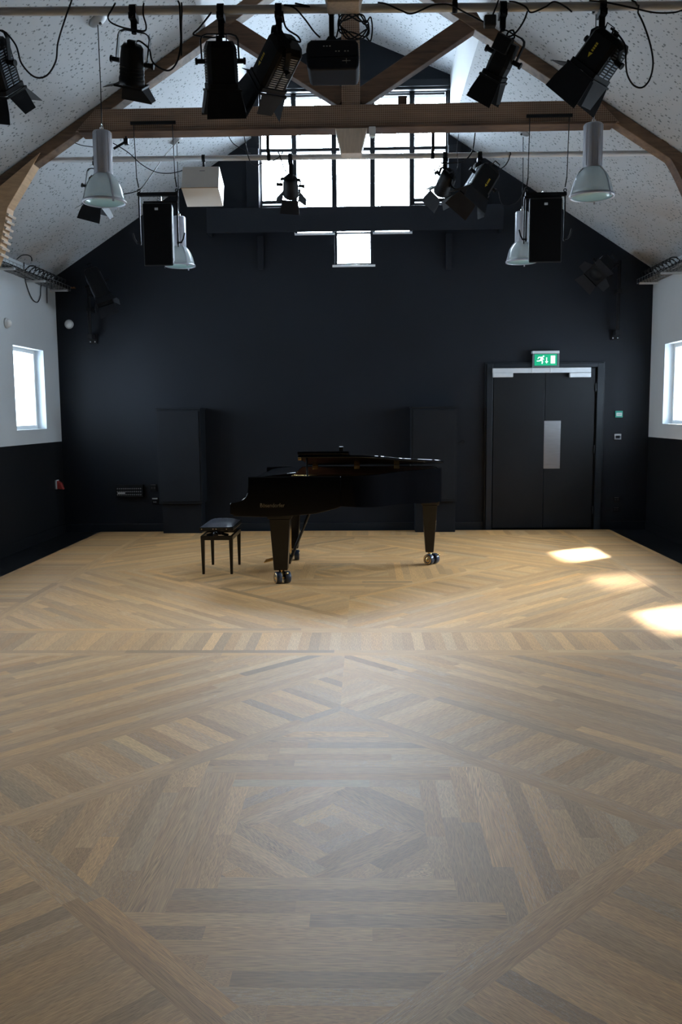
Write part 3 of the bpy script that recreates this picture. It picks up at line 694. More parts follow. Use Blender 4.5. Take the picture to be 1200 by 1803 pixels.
# ================================================================== STAGE LIGHTS
def stage_light(label, P, rear, front, w, kind='pc', doors=(35, 35, 35, 35), up=None, dl=.15, logo=None, cable=None, yoke_h=None, stem=.08, tag_group='stage lights on the bars', dtwist=0, hood=True):
    """P pipe centre; rear / front ends of the housing axis; w housing width; doors: opening angle of the four flaps (top, right, bottom, left) or None"""
    P, rear, front = V(P), V(rear), V(front)
    ax = (front-rear).normalized(); Ln = (front-rear).length
    if up is None: up = V((0, -1, 0))
    s = ax.cross(V(up)).normalized(); u = s.cross(ax).normalized()     # s sideways, u out of the housing's upper face
    if s.x < 0: s, u = -s, u
    t = thing('stage_light', P, label, 'stage light', tag_group)
    mid = rear.lerp(front, .42)
    # hook clamp over the bar with its stem
    m = MB(); m.lathe([(.0262, -.02), (.034, -.02), (.034, .02), (.0262, .02)], P, (1, 0, 0), 20, close=True)
    m.span((P.x-.022, P.y-.042, P.z-.06), (P.x+.022, P.y+.042, P.z-.026)); m.cyl((P.x+.0, P.y-.055, P.z-.05), (P.x, P.y-.03, P.z-.05), .009)
    yt = P - V((0, 0, stem))
    m.strip([P-V((0, 0, .055)), yt], .036, .012, (1, 0, 0)).cyl(yt-V((0, 0, .014)), yt+V((0, 0, .018)), .016)
    m.build('clamp', 'stage_black', t)
    # yoke: flat bar from one pivot over the top to the other
    hwid = w*.5+.022
    pl, pr = mid - s*hwid, mid + s*hwid
    dirn = (yt-mid); dirn = (dirn - s*dirn.dot(s)); hgt = dirn.length; dn = dirn.normalized()
    fwd = s.cross(dn).normalized(); k = hgt
    path = [pl, pl+dn*(k*.80), pl+dn*(k*.93)+s*(hwid*.10), pl+dn*k+s*(hwid*.35), mid+dn*k, pr+dn*k-s*(hwid*.35), pr+dn*(k*.93)-s*(hwid*.10), pr+dn*(k*.80), pr]
    MB().strip(path, .034, .007, fwd).build('yoke', 'stage_black', t)
    for p, q in ((pl, -1), (pr, 1)): MB().cyl(p-s*(q*.02), p+s*(q*.028), .014).cyl(p+s*(q*.028), p+s*(q*.04), .02, 10).build('tilt_knob', 'stage_black', t)
    h = MB(); fh = w*.5
    def ring(c, a, b, ch): return [c + s*x + u*y for x, y in ((-a+ch, -b), (a-ch, -b), (a, -b+ch), (a, b-ch), (a-ch, b), (-a+ch, b), (-a, b-ch), (-a, -b+ch))]
    if kind == 'pc':
        a = w*.5; b = w*.54
        h.loft(ring(rear, a*.80, b*.80, .02), ring(rear+ax*.035, a*.97, b*.97, .022)); h.loft(ring(rear+ax*.035, a*.97, b*.97, .022), ring(front-ax*.03, a, b, .022))
        h.loft(ring(front-ax*.03, a*1.05, b*1.05, .012), ring(front, a*1.05, b*1.05, .012))
        h.cyl(rear-ax*.018, rear+ax*.01, .02).box(rear-ax*.022+u*(b*.4), (.014, .05, .03), (ax, s, u))
        h.strip([rear+u*(b*.9)-s*.03-ax*.0, rear+u*(b*1.05)-s*.03-ax*.035, rear+u*(b*1.05)+s*.03-ax*.035, rear+u*(b*.9)+s*.03], .012, .006, u)
        ho = h.build('housing', 'stage_black', t, .003)
        n = max(6, int(Ln/.020))      # rows of vent slots along both flanks
        for q in (-1, 1):
            g = MB()
            for i in range(n):
                c = rear.lerp(front, .18+.68*i/(n-1))
                for r_ in (-.32, .32): g.box(c + s*(q*(a+.001)) + u*(b*r_), (.008, .006, b*.5), ((ax+u*.5*q).normalized(), s, u))
            g.build('vent_panel', 'vent_grey', ho)
    elif kind == 'fresnel':
        R = w*.5
        h.lathe([(0, -.012), (R*.70, -.012), (R*.90, .006), (R*.95, .04), (R, Ln*.45), (R, Ln-.035), (R*1.06, Ln-.03), (R*1.06, Ln), (R*.90, Ln), (R*.86, Ln-.02), (0, Ln-.02)], rear, ax, 28)
        for i in range(4): h.lathe([(R*1.0, Ln*(.5+.1*i)), (R*1.035, Ln*(.5+.1*i)+.004), (R*1.0, Ln*(.5+.1*i)+.008)], rear, ax, 28)
        h.box(rear-ax*.02+u*.01, (.03, .05, .04), (ax, s, u))
        ho = h.build('housing', 'stage_black', t)
        b = R
    else:                                       # profile: long lens tube, lamp house riding at the back
        a = w*.5; b = w*.5
        h.loft(ring(rear, a*.86, b*.9, .018), ring(rear.lerp(front, .62), a*1.0, b*1.0, .02)); h.loft(ring(rear.lerp(front, .62), a, b, .02), ring(front, a*.92, b*.92, .02))
        h.box(rear.lerp(front, .10)+u*(b*1.0)-s*(a*.3), (Ln*.42, w*.75, w*.55), (ax, s, u))
        h.loft(ring(front-ax*.025, a*1.08, b*1.08, .012), ring(front, a*1.08, b*1.08, .012))
        ho = h.build('housing', 'stage_black', t, .003)
    MB().lathe([(0, .004), (fh*.80, .004), (fh*.80, -.004), (0, -.004)], front-ax*.001, ax, 24).build('lens', 'stage_black' if kind != 'x' else 'glass', ho)
    # barn doors on a square frame
    fr = MB(); e = w*.56
    for d0, d1 in ((s, u), (-s, u), (u, s), (-u, s)): fr.box(front+ax*.008+d0*e, (.012, .010, 2*e), (ax, d0, d1))
    if doors: fr.build('door_ring', 'stage_black', t)
    if doors:
        for ang, n_, e_, big in ((doors[0], u, s, 1), (doors[1], s, u, 0), (doors[2], -u, s, 1), (doors[3], -s, u, 0)):
            if ang is None: continue
            an = math.radians(ang); dd = (ax*math.cos(an) + n_*math.sin(an)).normalized()
            c = front+ax*.012+n_*e; nn_ = dd.cross(e_).normalized()*.0015
            L2 = dl*(1.0 if big else .82); w0, w1 = (e*.95, e*1.18) if big else (e*.80, e*.55)
            q = [c-e_*w0, c+e_*w0, c+dd*L2*.55+e_*(w0*.55+w1*.5), c+dd*L2+e_*w1, c+dd*L2-e_*w1, c+dd*L2*.55-e_*(w0*.55+w1*.5)] if big else [c-e_*w0, c+e_*w0, c+dd*L2+e_*w1, c+dd*L2-e_*w1]
            MB().prism([p-nn_ for p in q], nn_*2).build('barn_door', 'barn_black', t)
    if logo:                                    # printed maker's mark: yellow arrow head and a short bar of letters
        su, at_k = logo; o_ = rear.lerp(front, at_k)+su[0]*s+su[1]*u; N_ = u if su[1] > 0 else -u
        if abs(su[0]) > abs(su[1]): N_ = s if su[0] > 0 else -s
        W = s if N_ in (u, -u) else u
        g = MB(); L_ = .020
        g.prism([o_+ax*.042, o_+ax*.010+W*.013, o_+ax*.016-W*.014], N_*.001)
        for i in range(4): g.prism([o_+ax*(.004-.014*i)+W*.008, o_+ax*(.004-.014*i)-W*.008, o_+ax*(-.006-.014*i)-W*.008, o_+ax*(-.006-.014*i)+W*.008], N_*.001)
        g.build('printed_mark', 'yellow', ho)['label'] = 'yellow arrow and lettering printed on the housing'
    if cable:
        MB().tube(clear(smooth_path([rear-ax*.02]+[V(c) for c in cable])), .0055, 7).build('power_cable', 'cable', t)
    return t
def A(px, py, dy=0): return at(px, py, FY+dy)
def B(px, py, dy=0): return at(px, py, BY+dy)
stage_light('black vented stage light cut by the left edge under the nearer bar', on_f(-26), A(-22, 70, -.02), A(4, 158, .16), .19, doors=(28, 32, 40, 30), up=(-.2, -1, .3),
            cable=[A(-5, 55, -.02), A(8, 56, -.03), A(28, 80, -.04), A(38, 112, -.04), A(60, 135, -.04), A(82, 133, -.04), A(98, 108, -.04), A(102, 75, -.04), A(115, 32, -.04), A(125, 4, -.03), A(128, -8, .0)], stem=.10)
stage_light('small round black stage light with a tall yoke and spread barn doors', on_f(234), A(233, 82, .0), A(232, 148, .10), .150, kind='fresnel', doors=(None, 40, 12, 72), dl=.11, stem=.12,
            cable=[A(236, 76), A(244, 72), A(254, 78, .02), A(263, 88, .02), A(268, 108), A(282, 120), A(298, 124), A(310, 112), A(316, 92), A(318, 70), A(317, 40, -.05), A(316, 10, -.06), on_f(316)+V((0, -.05, .03))])
stage_light('large black vented stage light beside the projector bars, hanging nearly upright over the tie beam', on_f(388), A(386, 72, .0), A(391, 156, .10), .185, doors=(14, 16, 20, 12), up=(.25, -1, .2), dl=.155, stem=.14,
            cable=[A(372, 66), A(352, 64), A(340, 60), A(350, 50), A(362, 35), A(372, 22, -.03)])
stage_light('slanting black stage light with yellow mark, next to the projector', on_f(490), A(507, 72, .04), A(470, 147, .24), .182, doors=(8, 4, 10, 62), up=(-.35, -1, .3), dl=.165, stem=.12, logo=((-.02, .106), .55),
            cable=[A(528, 74), A(524, 64), A(506, 52), A(500, 40), A(497, 20, -.03)])
stage_light('slim black stage light with narrow barn doors right of the projector', on_f(885), A(898, 74, .0), A(869, 136, .10), .128, kind='profile', doors=(10, 14, 8, 14), up=(-.1, -1, .25), dl=.14, stem=.12,
            cable=[A(905, 66), A(903, 54), A(895, 56), A(892, 64), A(902, 62), A(912, 52, -.03), A(922, 36, -.06), A(928, 20, -.065)])
stage_light('big black stage light with yellow mark tilted at the upper right', on_f(1060), A(1082, 64, .02), A(1036, 130, .13), .200, doors=(8, 4, 10, 68), up=(-.45, -1, .25), dl=.175, stem=.14, logo=((-.01, .109), .52),
            cable=[A(1100, 80), A(1101, 108), A(1104, 132), A(1115, 150), A(1130, 154), A(1143, 140), A(1149, 112), A(1144, 78), A(1132, 42), A(1118, 14), A(1108, -6), A(1104, -10, .03)])
stage_light('black stage light hidden behind the nearer left pendant lamp', on_b(168), B(171, 314, .0), B(168, 358, .10), .17, kind='fresnel', doors=(30, 40, 24, 50), dl=.14, stem=.09,
            cable=[B(172, 300), B(178, 285), B(186, 279)])
stage_light('small dark stage light silhouetted in the left panes of the gable window', on_b(511), B(511, 314, .0), B(512, 343, .16), .145, kind='fresnel', doors=(30, 42, 22, 42), dl=.12, stem=.20,
            cable=[B(507, 306), B(500, 297, -.06), B(496, 285, -.08), B(492, 274, -.08), B(489, 266, -.06)])
stage_light('small dark stage light against the right edge of the gable window', on_b(783), B(790, 304, .0), B(776, 338, .20), .145, doors=(20, 26, 16, 46), up=(-.2, -1, .2), dl=.13, stem=.12, kind='fresnel',
            cable=[B(785, 296), B(776, 290, -.02), B(770, 300, -.02), B(766, 308), B(764, 296)])
stage_light('black stage light with yellow mark swung left under the farther bar', on_b(844), B(861, 298, -.08), B(834, 342, -.14), .20, doors=(24, 30, 40, 40), up=(.55, -1, .2), dl=.17, stem=.10, logo=((.02, .109), .62),
            cable=[B(872, 302), B(880, 298), B(890, 290), B(897, 276), B(896, 266)])
# two more on wall arms in the back corners
def wall_light(px, y0, y1, rear, front, w, lab, doors, up):
    Yw = WB-.14; p = at(px, y0, Yw); q = at(px, y1, WB-.05)
    t = thing('lighting_boom', (p.x, WB-.05, q.z), 'black steel light arm fixed to the back wall in the %s corner' % ('left' if px < 600 else 'right'), 'wall arm')
    MB().cyl((p.x, Yw, q.z+.06), (p.x, Yw, p.z+.05), .024, 14).build('tube', 'stage_black', t)
    for z in (q.z, q.z+.05): pass
    MB().span((p.x-.05, WB-.03, q.z-.02), (p.x+.05, WB-.002, q.z+.10)).span((p.x-.03, Yw-.03, q.z+.03), (p.x+.03, WB-.03, q.z+.09)).build('wall_plate', 'stage_black', t, .003)
    MB().span((p.x-.03, Yw-.03, p.z-.35), (p.x+.03, WB-.002, p.z-.30)).build('wall_bracket', 'stage_black', t, .003)
    for dx in (-.03, .03): MB().cyl((p.x+dx, WB-.045, q.z+.0), (p.x+dx, WB-.03, q.z+.0), .009, 8).build('bolt', 'chrome', t)
    P = V((p.x, Yw, p.z)); hook = P + V((-.12 if px > 600 else .12, 0, 0))
    MB().cyl(P, P+V((-.2 if px > 600 else .2, 0, 0)), .0235, 12).build('cross_tube', 'stage_black', t)
    stage_light(lab, hook, at(*rear, Yw-.10), at(*front, Yw-.28), w, kind='pc', doors=doors, up=up, dl=.13, stem=.13, tag_group='stage lights on wall arms')
wall_light(155, 500, 602, (160, 478), (184, 528), .19, 'black stage light on the arm in the left back corner above the round sensor', (20, 30, 30, 30), (.2, -1, .4))
wall_light(1090, 466, 595, (1068, 462), (1048, 484), .20, 'black square fronted stage light on the arm in the right back corner', (75, 75, 75, 75), (.7, 0, .7))

# ------------------------------------------------------------------ loose cables on the bars and the truss
def cab(label, pts, r=.005, group='black cables looped on the lighting bars', name='cable', m='cable'):
    return tag(MB().tube(clear(smooth_path(pts), r), r, 7).build(name, m), label, 'cable', group)
cab('black cable loop round the nearer bar left of the round stage light', [on_f(205)+V((0, -.03, .03)), A(196, 18, -.04), A(190, 30, -.04), A(196, 40, -.04), A(215, 48, -.04), A(240, 53, -.04), A(255, 54, -.04), A(257, 44, -.03), A(252, 25, -.03), on_f(255)+V((0, -.03, .03))])
cab('black cable dropping from the nearer bar beside the rafter with a plug on its end', [on_f(321)+V((0, -.03, .03)), A(320, 20, -.03), A(319, 50, -.03), A(319.5, 70, -.03), A(319, 98, -.02)], .005)
cab('black cable sagging along the nearer bar left of the projector', [on_f(520)+V((0, -.03, .02)), A(545, 12, -.05), A(500, 9, -.05), A(518, 14, -.05), A(535, 32, -.05), A(552, 55, -.04), A(563, 66, -.02)])
cab('black cable twisted along the nearer bar between the projector and the slim light', [on_f(665)+V((0, -.03, .02)), A(680, 7, -.05), A(705, 18, -.04), A(725, 24, -.03), A(760, 10, -.03), A(790, 8, -.04), A(818, 22, -.05), A(850, 38, -.05), A(862, 40, -.03), A(868, 24, -.03), A(877, 2, -.02)])
cab('black cable wound on the nearer bar between the slim and the big stage light', [on_f(895)+V((0, -.03, .02)), A(908, 4, -.05), A(925, 12, -.05), A(935, 22, -.04), A(960, 12, -.03), A(975, 3, -.04), A(995, 12, -.05), A(1006, 21, -.03)])
cab('black cable running right along the nearer bar to the edge', [on_f(1035)+V((0, -.03, .02)), A(1065, 4, -.05), A(1105, 12, -.05), A(1150, 22, -.05), A(1185, 22, -.05), A(1205, 17, -.04), A(1260, 8, -.03)])
# coil hung on the far king post
coil = []
for k in range(70):
    a_ = k/70*2*PI*4; r = 1+.12*math.sin(k*.7)
    coil.append(at(622+27*r*math.cos(a_), 46+17*r*math.sin(a_)+6*math.sin(k), 5.52-.0004*k))
cab('coil of black cable hung in front of the king post', coil+[at(652, 30, 5.52), at(655, 50, 5.52), at(652, 72, 5.52), at(645, 66, 5.52)], .0045)
tag(MB().span(tuple(at(862, 42, FY-.13)-V((.035, .025, .02))), tuple(at(862, 34, FY-.13)+V((.035, .025, .02)))).build('plug_cluster', 'rubber', None, .008), 'black cable plug beside the slim stage light on the nearer bar', 'plug')
# cables on the farther bar and between things
cab('thin black cable from the truss to the left loudspeaker', [at(199, 252, TY+.05), at(225, 268, TY+.05), at(250, 290, TY+.05), at(275, 303, TY+.06), at(300, 305, TY+.06), at(322, 300, TY+.1)], .0045)
cab('black cable rising from the left loudspeaker to the far ceiling rose', [at(216, 342, TY), at(236, 338, TY), at(250, 330, TY), at(272, 300, TY+.3), at(292, 272, TY+.8), at(315, 247, 9.9)], .005)
cab('thin cables drooping from the tie beam to the bar left of the gable window', [at(429, 236, TY+.115), at(434, 262, TY+.12), at(440, 284, BY-.03), at(452, 292, BY-.03), at(458, 288, BY-.03), at(476, 285, BY-.03), at(492, 276, BY-.03), at(498, 266, BY-.03)], .0045)
cab('thin cable under the tie beam above the white cube', [at(402, 239, TY+.115), at(410, 252, TY+.125), at(425, 262, TY+.15), at(440, 270, BY-.03)], .004)
cab('black cable looped from the tie beam to the lights right of the gable window', [at(836, 234, TY+.115), at(833, 258, TY+.12), at(828, 272, BY-.04), at(815, 284, BY-.06), at(795, 287, BY-.09), at(780, 288, BY-.10), at(775, 285, BY-.10)], .006)
cab('thin wire from the tie beam past the right edge of the gable window', [at(807, 236, TY+.115), at(804, 265, TY+.13), at(806, 290, BY-.13), at(799, 310, BY-.14), at(797, 324, BY-.14)], .003)
cab('thin cable hanging between the swung stage light and the right loudspeaker', [at(878, 338, BY-.02), at(881, 354, BY-.02), at(890, 362, BY-.02), at(906, 358, BY-.05), at(917, 346, BY-.08), at(924, 330, TY+.02)], .0035)
cab('thin black cable running from the bar to the top of the left tie beam end', [at(128, 250, TY+.115), at(144, 256, TY+.10), at(166, 259, TY+.08)], .004)

# ------------------------------------------------------------------ projector
pj = thing('projector', at(583, 96, FY), 'dark ceiling projector on a pole beside the king post', 'projector')
c0, c1 = A(538, 70, -.10), A(632, 122, -.10)
cx, cz = (c0.x+c1.x)/2, (c0.z+c1.z)/2; hx, hz = (c1.x-c0.x)/2, (c0.z-c1.z)/2
prof = [(-hx, -hz*.35), (-hx*.95, -hz*.80), (-hx*.86, -hz), (hx*.90, -hz), (hx*.98, -hz*.7), (hx, -hz*.2), (hx*.97, hz*.7), (hx*.86, hz), (-hx*.80, hz), (-hx*.95, hz*.8), (-hx, hz*.35)]
MB().prism([(cx+x, FY-.10, cz+z) for x, z in prof], (0, .26, 0)).build('body', mat('projector_navy_plastic', (.010, .013, .021), .5, spec=.25, var=.15, vscale=10), pj, .012, 3)
m = MB()
for i in range(9):
    if i not in (3, 6): m.span((cx-hx*.35+.018*i, FY-.1018, cz+hz*.22+(.03 if i < 3 else 0)-.003), (cx-hx*.35+.018*i+.009, FY-.0995, cz+hz*.22+(.03 if i < 3 else 0)+.002))
m.box((cx+hx*.52, FY-.1012, cz-hz*.42), (.05, .002, .003)).box((cx+hx*.52, FY-.1012, cz-hz*.42), (.003, .002, .028))
m.build('control_marking', 'print_white', pj)
m = MB()
for i in range(14): m.span((cx-hx*.85, FY-.1016, cz-hz*.15-.0), (cx+hx*.9, FY-.0995, cz-hz*.15+.002))
m.build('seam', 'rubber', pj)
MB().cyl((cx-hx*.2, FY+.16, cz), (cx-hx*.2, FY+.20, cz), .045, 20).build('lens', 'stage_black', pj)
P = on_f(583); m = MB().cyl(P-V((0, 0, .028)), (P.x, P.y, cz+hz+.04), .016).lathe([(.0262, -.02), (.034, -.02), (.034, .02), (.0262, .02)], P, (1, 0, 0), 20, close=True)
m.loft([V((P.x-.045, P.y-.05, cz+hz)), V((P.x+.045, P.y-.05, cz+hz)), V((P.x+.045, P.y+.05, cz+hz)), V((P.x-.045, P.y+.05, cz+hz))], [V((P.x-.02, P.y-.02, cz+hz+.05)), V((P.x+.02, P.y-.02, cz+hz+.05)), V((P.x+.02, P.y+.02, cz+hz+.05)), V((P.x-.02, P.y+.02, cz+hz+.05))])
m.build('mount', 'stage_black', pj)
MB().tube(smooth_path([A(592, 66, .02), A(595, 52, .0), A(597, 38, -.02), A(596, 22, -.05)]), .005, 7).build('power_cable', 'cable', pj)

# ------------------------------------------------------------------ white cube hung from the farther bar
q = [B(326, 300), B(390, 300), B(386, 342), B(324, 342)]
cen = (q[0]+q[1])/2; W2 = (q[1]-q[0]).length/2; th = math.radians(23); hh = .30
top = V((cen.x, BY-.13, cen.z)); dn = V((0, -math.sin(th), -math.cos(th))); bk = V((0, math.cos(th), -math.sin(th)))
wc = thing('white_cube_loudspeaker', on_b(358), 'tilted white cube box hung from the farther lighting bar', 'box')
P = on_b(358)
o_ = top
R4 = lambda d0: [o_-V((W2, 0, 0))+d0, o_+V((W2, 0, 0))+d0, o_+V((W2, 0, 0))+d0+bk*hh*.95, o_-V((W2, 0, 0))+d0+bk*hh*.95]
MB().loft(R4(V((0, 0, 0))), R4(dn*hh*.78)).build('shell', 'box_white', wc, .006)
ct = (R4(V((0, 0, 0)))[0]+R4(V((0, 0, 0)))[2])/2
m = MB().cyl(P-V((0, 0, .028)), (P.x, P.y, ct.z-.02), .012).lathe([(.0262, -.015), (.033, -.015), (.033, .015), (.0262, .015)], P, (1, 0, 0), 18, close=True); m.build('hanging_rod', 'stage_black', wc)
se = MB(); f0 = R4(dn*hh*.78)[0]; f1 = R4(dn*hh*.78)[1]
se.box((f0+f1)/2+V((0, -.001, .0)), ((f1-f0).length+.002, .004, .005)).build('seam', 'ply', wc)
mk = MB(); b_ = o_+dn*.045-V((.01, .002, 0)); mk.prism([b_, b_+V((.05, 0, 0)), b_+V((.05, 0, 0))+dn*.007, b_+dn*.007], V((0, -.001, 0))); mk.build('printed_mark', 'rose', wc)

# ------------------------------------------------------------------ hung loudspeakers
def speaker(px0, px1, py0, py1, bar_px, lab):
    Yf = TY-.16
    a, b = at(px0, py0, Yf), at(px1, py1, Yf); cx = (a.x+b.x)/2
    t = thing('hanging_loudspeaker', (cx, TY, a.z), lab, 'loudspeaker', 'loudspeakers hung from the truss')
    D = .30
    cab_ = MB().loft([V((a.x, Yf, b.z)), V((b.x, Yf, b.z)), V((b.x-.05, Yf+D, b.z+.085)), V((a.x+.05, Yf+D, b.z+.085))], [V((a.x, Yf, a.z)), V((b.x, Yf, a.z)), V((b.x-.05, Yf+D, a.z+.03)), V((a.x+.05, Yf+D, a.z+.03))]).build('cabinet', 'cab_black', t, .008)
    MB().span((a.x+.008, Yf-.012, b.z+.008), (b.x-.008, Yf-.0005, a.z-.008)).build('grille', 'grille', t, .005)
    MB().span((cx-.018, Yf-.017, a.z-.065), (cx+.012, Yf-.0125, a.z-.045)).build('badge', 'print_white', t)
    zb = at(bar_px[0], 340, TY).z; xl, xr = at(bar_px[0], 300, TY).x, at(bar_px[1], 300, TY).x
    m = MB().span((xl-.012, TY-.025, zb-.03), (xr+.012, TY+.025, zb)); 
    for x in (xl, xr): m.span((x-.007, TY-.010, b.z+.22), (x+.007, TY+.010, zb-.03))
    m.build('outer_yoke', 'stage_black', t, .002)
    m = MB().span((a.x-.022, TY-.02, a.z+.035), (b.x+.022, TY+.02, a.z+.052))
    for x in (a.x-.02, b.x+.02): m.span((x-.005, TY-.010, b.z+.2), (x+.005, TY+.010, a.z+.036))
    m.build('inner_yoke', 'stage_black', t, .002)
    m = MB()
    for dx in (-.025, 0, .025): m.lathe([(.010, -.004), (.016, -.004), (.016, .004), (.010, .004)], (cx+dx, TY, a.z+.07+(.012 if dx == 0 else 0)), (1, .3, 0), 10, close=True)
    m.cyl((cx, TY, a.z+.05), (cx, TY, zb), .007, 8); m.build('shackle', 'chrome', t)
    m = MB(); zt = 4.16
    m.span((xl-.03, TY-.115, zt+.028), (xr+.03, TY-.099, zt+.056)); m.build('fixing_bar', 'stage_black', t, .002)
    for x in (xl, xr):
        MB().tube([(x, TY-.107, zt+.04), (x, TY-.107, zt-.03), (x, TY-.06, zb+.12)], .0045, 6).tube([(x, TY-.06, zb+.12), (x, TY, zb+.05)], .006, 6).lathe([(.010, -.004), (.017, -.004), (.017, .004), (.010, .004)], (x, TY, zb+.02), (0, 1, 0), 12, close=True).build('sling', 'cable', t)
    for sg, x in ((-1, xl), (1, xr)):
        z = b.z+.24; MB().cyl((x-sg*.01, TY, z), (x+sg*.035, TY, z), .008).tube([(x+sg*.03, TY, z), (x+sg*.05, TY-.01, z+.03), (x+sg*.065, TY-.01, z+.085)], .007, 8).build('locking_lever', 'stage_black', t)
    return t
speaker(250, 305, 358, 468, (243, 310), 'black loudspeaker hung from the truss at the left by the white cube')
speaker(932, 988, 349, 462, (927, 995), 'black loudspeaker hung from the truss at the right')

# ------------------------------------------------------------------ pendant bell lamps
def make_lamp(label):
    L0 = V((0, 0, 0)); t = thing('pendant_lamp', L0, label, 'pendant lamp', 'bell shaped pendant lamps')
    # origin = centre of the bell rim, cord goes up to the slope at +1.36
    MB().lathe([(0, .545), (.066, .545), (.074, .535), (.074, .22), (.066, .205), (.0, .205)], L0, seg=32).build('lamp_housing', 'lamp_alu', t)
    m = MB()
    for k in range(10):
        a = 2*PI*k/10; d = V((math.cos(a), math.sin(a), 0)); m.box(d*.0735+V((0, 0, .38)), (.006, .004, .30), (d, V((-d.y, d.x, 0)), V((0, 0, 1))))
    m.build('cooling_rib', 'lamp_alu', t)
    prof = [(.064, .222), (.078, .208), (.104, .178), (.126, .140), (.143, .095), (.154, .048), (.160, .012), (.157, .012), (.151, .048), (.140, .095), (.123, .140), (.101, .178), (.075, .208), (.060, .222)]
    sg = 96; vs = []; fs = []
    for i, (r, z) in enumerate(prof):
        for k in range(sg):
            rr = r*(1+(.012 if k % 2 else 0)*(1 if i < 7 else 0)); a = 2*PI*k/sg; vs.append((rr*math.cos(a), rr*math.sin(a), z))
    n = len(prof)
    for i in range(n):
        for k in range(sg): fs.append((i*sg+k, i*sg+(k+1) % sg, ((i+1) % n)*sg+(k+1) % sg, ((i+1) % n)*sg+k))
    MB().add(vs, fs, True).build('bell_shade', 'bell', t)
    MB().lathe([(.155, -.004), (.172, -.004), (.174, .004), (.172, .014), (.158, .016)], L0, seg=48, close=True).build('rim_ring', 'lamp_alu', t)
    MB().lathe([(0, -.010), (.10, -.008), (.154, 0), (.154, .006), (0, .004)], L0, seg=48).build('glass_disc', 'diffuser', t)
    for k in range(3):
        a = 2*PI*k/3 + 1.2; d = V((math.cos(a), math.sin(a), 0))
        MB().strip([d*.072+V((0, 0, .26)), d*.070+V((0, 0, .222)), d*.110+V((0, 0, .178)), d*.132+V((0, 0, .140)), d*.149+V((0, 0, .095)), d*.160+V((0, 0, .048)), d*.170+V((0, 0, .014)), d*.172+V((0, 0, -.022))], .014, .005, (-d.y, d.x, 0)).build('bracket_rib', 'lamp_alu', t)
    m = MB().cyl((0, 0, .545), (0, 0, .575), .018).lathe([(.012, -.003), (.017, -.003), (.017, .003), (.012, .003)], (0, 0, .59), (1, 0, 0), 14, close=True); m.build('hanging_eye', 'chrome', t)
    MB().tube([(0, 0, .58), (.004, 0, .9), (0, 0, 1.345)], .0042, 6).build('cord', 'cable', t)
    return t
first = make_lamp('')
L = [((-1.905, 7.12, 3.235), 'left nearer bell pendant lamp hanging before the tie beam'), ((1.945, 7.05, 3.205), 'right nearer bell pendant lamp hanging before the tie beam'),
     ((-1.925, 10.08, 3.225), 'farther left bell pendant lamp half behind the left loudspeaker'), ((1.925, 10.0, 3.205), 'farther right bell pendant lamp half behind the right loudspeaker')]
for i, (p, lab) in enumerate(L):
    o = first if i == 0 else dup(first, p)
    o.location = p; o['label'] = lab
    r = thing('ceiling_rose', (p[0], p[1], ZC(p[0])), 'round grey ceiling rose above the %s pendant lamp' % ('nearer left', 'nearer right', 'farther left', 'farther right')[i], 'ceiling rose', 'ceiling roses of the pendant lamps')
    sg = 1 if p[0] > 0 else -1; nrm = V((-sg*SL, 0, -1)).normalized(); c = V((p[0], p[1], ZC(p[0])))+nrm*.001
    MB().lathe([(0, .03), (.045, .028), (.075, .012), (.08, .0), (0, 0)], c, nrm, 32).build('cap', 'rose', r)
    MB().cyl(c+nrm*.025, c+nrm*.045, .010).build('cord_grip', 'rubber', r)

# ================================================================== GRAND PIANO (keyboard to the left, straight side away)
pn = thing('grand_piano', (0, 8.45, 0), 'black lacquered grand piano with slightly raised lid, standing on the oak floor', 'piano')
NY, FYp = 7.72, 9.22                       # near and far sides
ZR = .985                                   # top of the rim
# plan outline of the rim, counter-clockwise from the near front corner
bent = smooth_path([(-.05, NY, 0), (.12, NY+.03, 0), (.27, NY+.15, 0), (.40, NY+.38, 0), (.53, NY+.60, 0), (.70, NY+.76, 0), (.84, NY+.90, 0), (.935, NY+1.06, 0), (.945, NY+1.22, 0), (.90, NY+1.38, 0), (.78, NY+1.475, 0), (.62, FYp, 0)], 5)
outl = [V((-.88, NY, 0)), V((-.45, NY, 0))] + bent + [V((-.45, FYp, 0)), V((-.88, FYp, 0))]
def inset(pts, d):
    n = len(pts); out = []
    for i in range(n):
        a, b = pts[i-1], pts[(i+1) % n]; t = (b-a).normalized(); out.append(pts[i] + V((-t.y, t.x, 0))*d)
    return out
def zbot(x): return .715 - .075*max(0, min(1, (x+.05)/1.0))
m = MB(); n = len(outl); inn = inset(outl, .045)
vs = []
for p, q in zip(outl, inn): vs += [V((p.x, p.y, zbot(p.x))), V((p.x, p.y, ZR)), V((q.x, q.y, ZR)), V((q.x, q.y, zbot(p.x)))]
fs = []
for i in range(n-1):
    for k in range(4): fs.append((i*4+k, i*4+(k+1) % 4, (i+1)*4+(k+1) % 4, (i+1)*4+k))
m.add(vs, fs).add(vs[:4], [(0, 1, 2, 3)]).add(vs[-4:], [(3, 2, 1, 0)])
rim = m.build('rim', 'lacquer', pn)
for i, pl in enumerate(rim.data.polygons): pl.use_smooth = True
rim.modifiers.new('edge', 'EDGE_SPLIT').split_angle = math.radians(35)
m = MB(); in2 = inset(outl, .050); vs = []
for p in in2: vs += [V((p.x, p.y, ZR-.09)), V((p.x, p.y, ZR-.004))]
k0 = [i for i, p in enumerate(in2)]
m.add(vs, [(i*2, i*2+2, i*2+3, i*2+1) for i in range(n-1)], True)
m.build('inner_rim', 'inner_rim', pn)
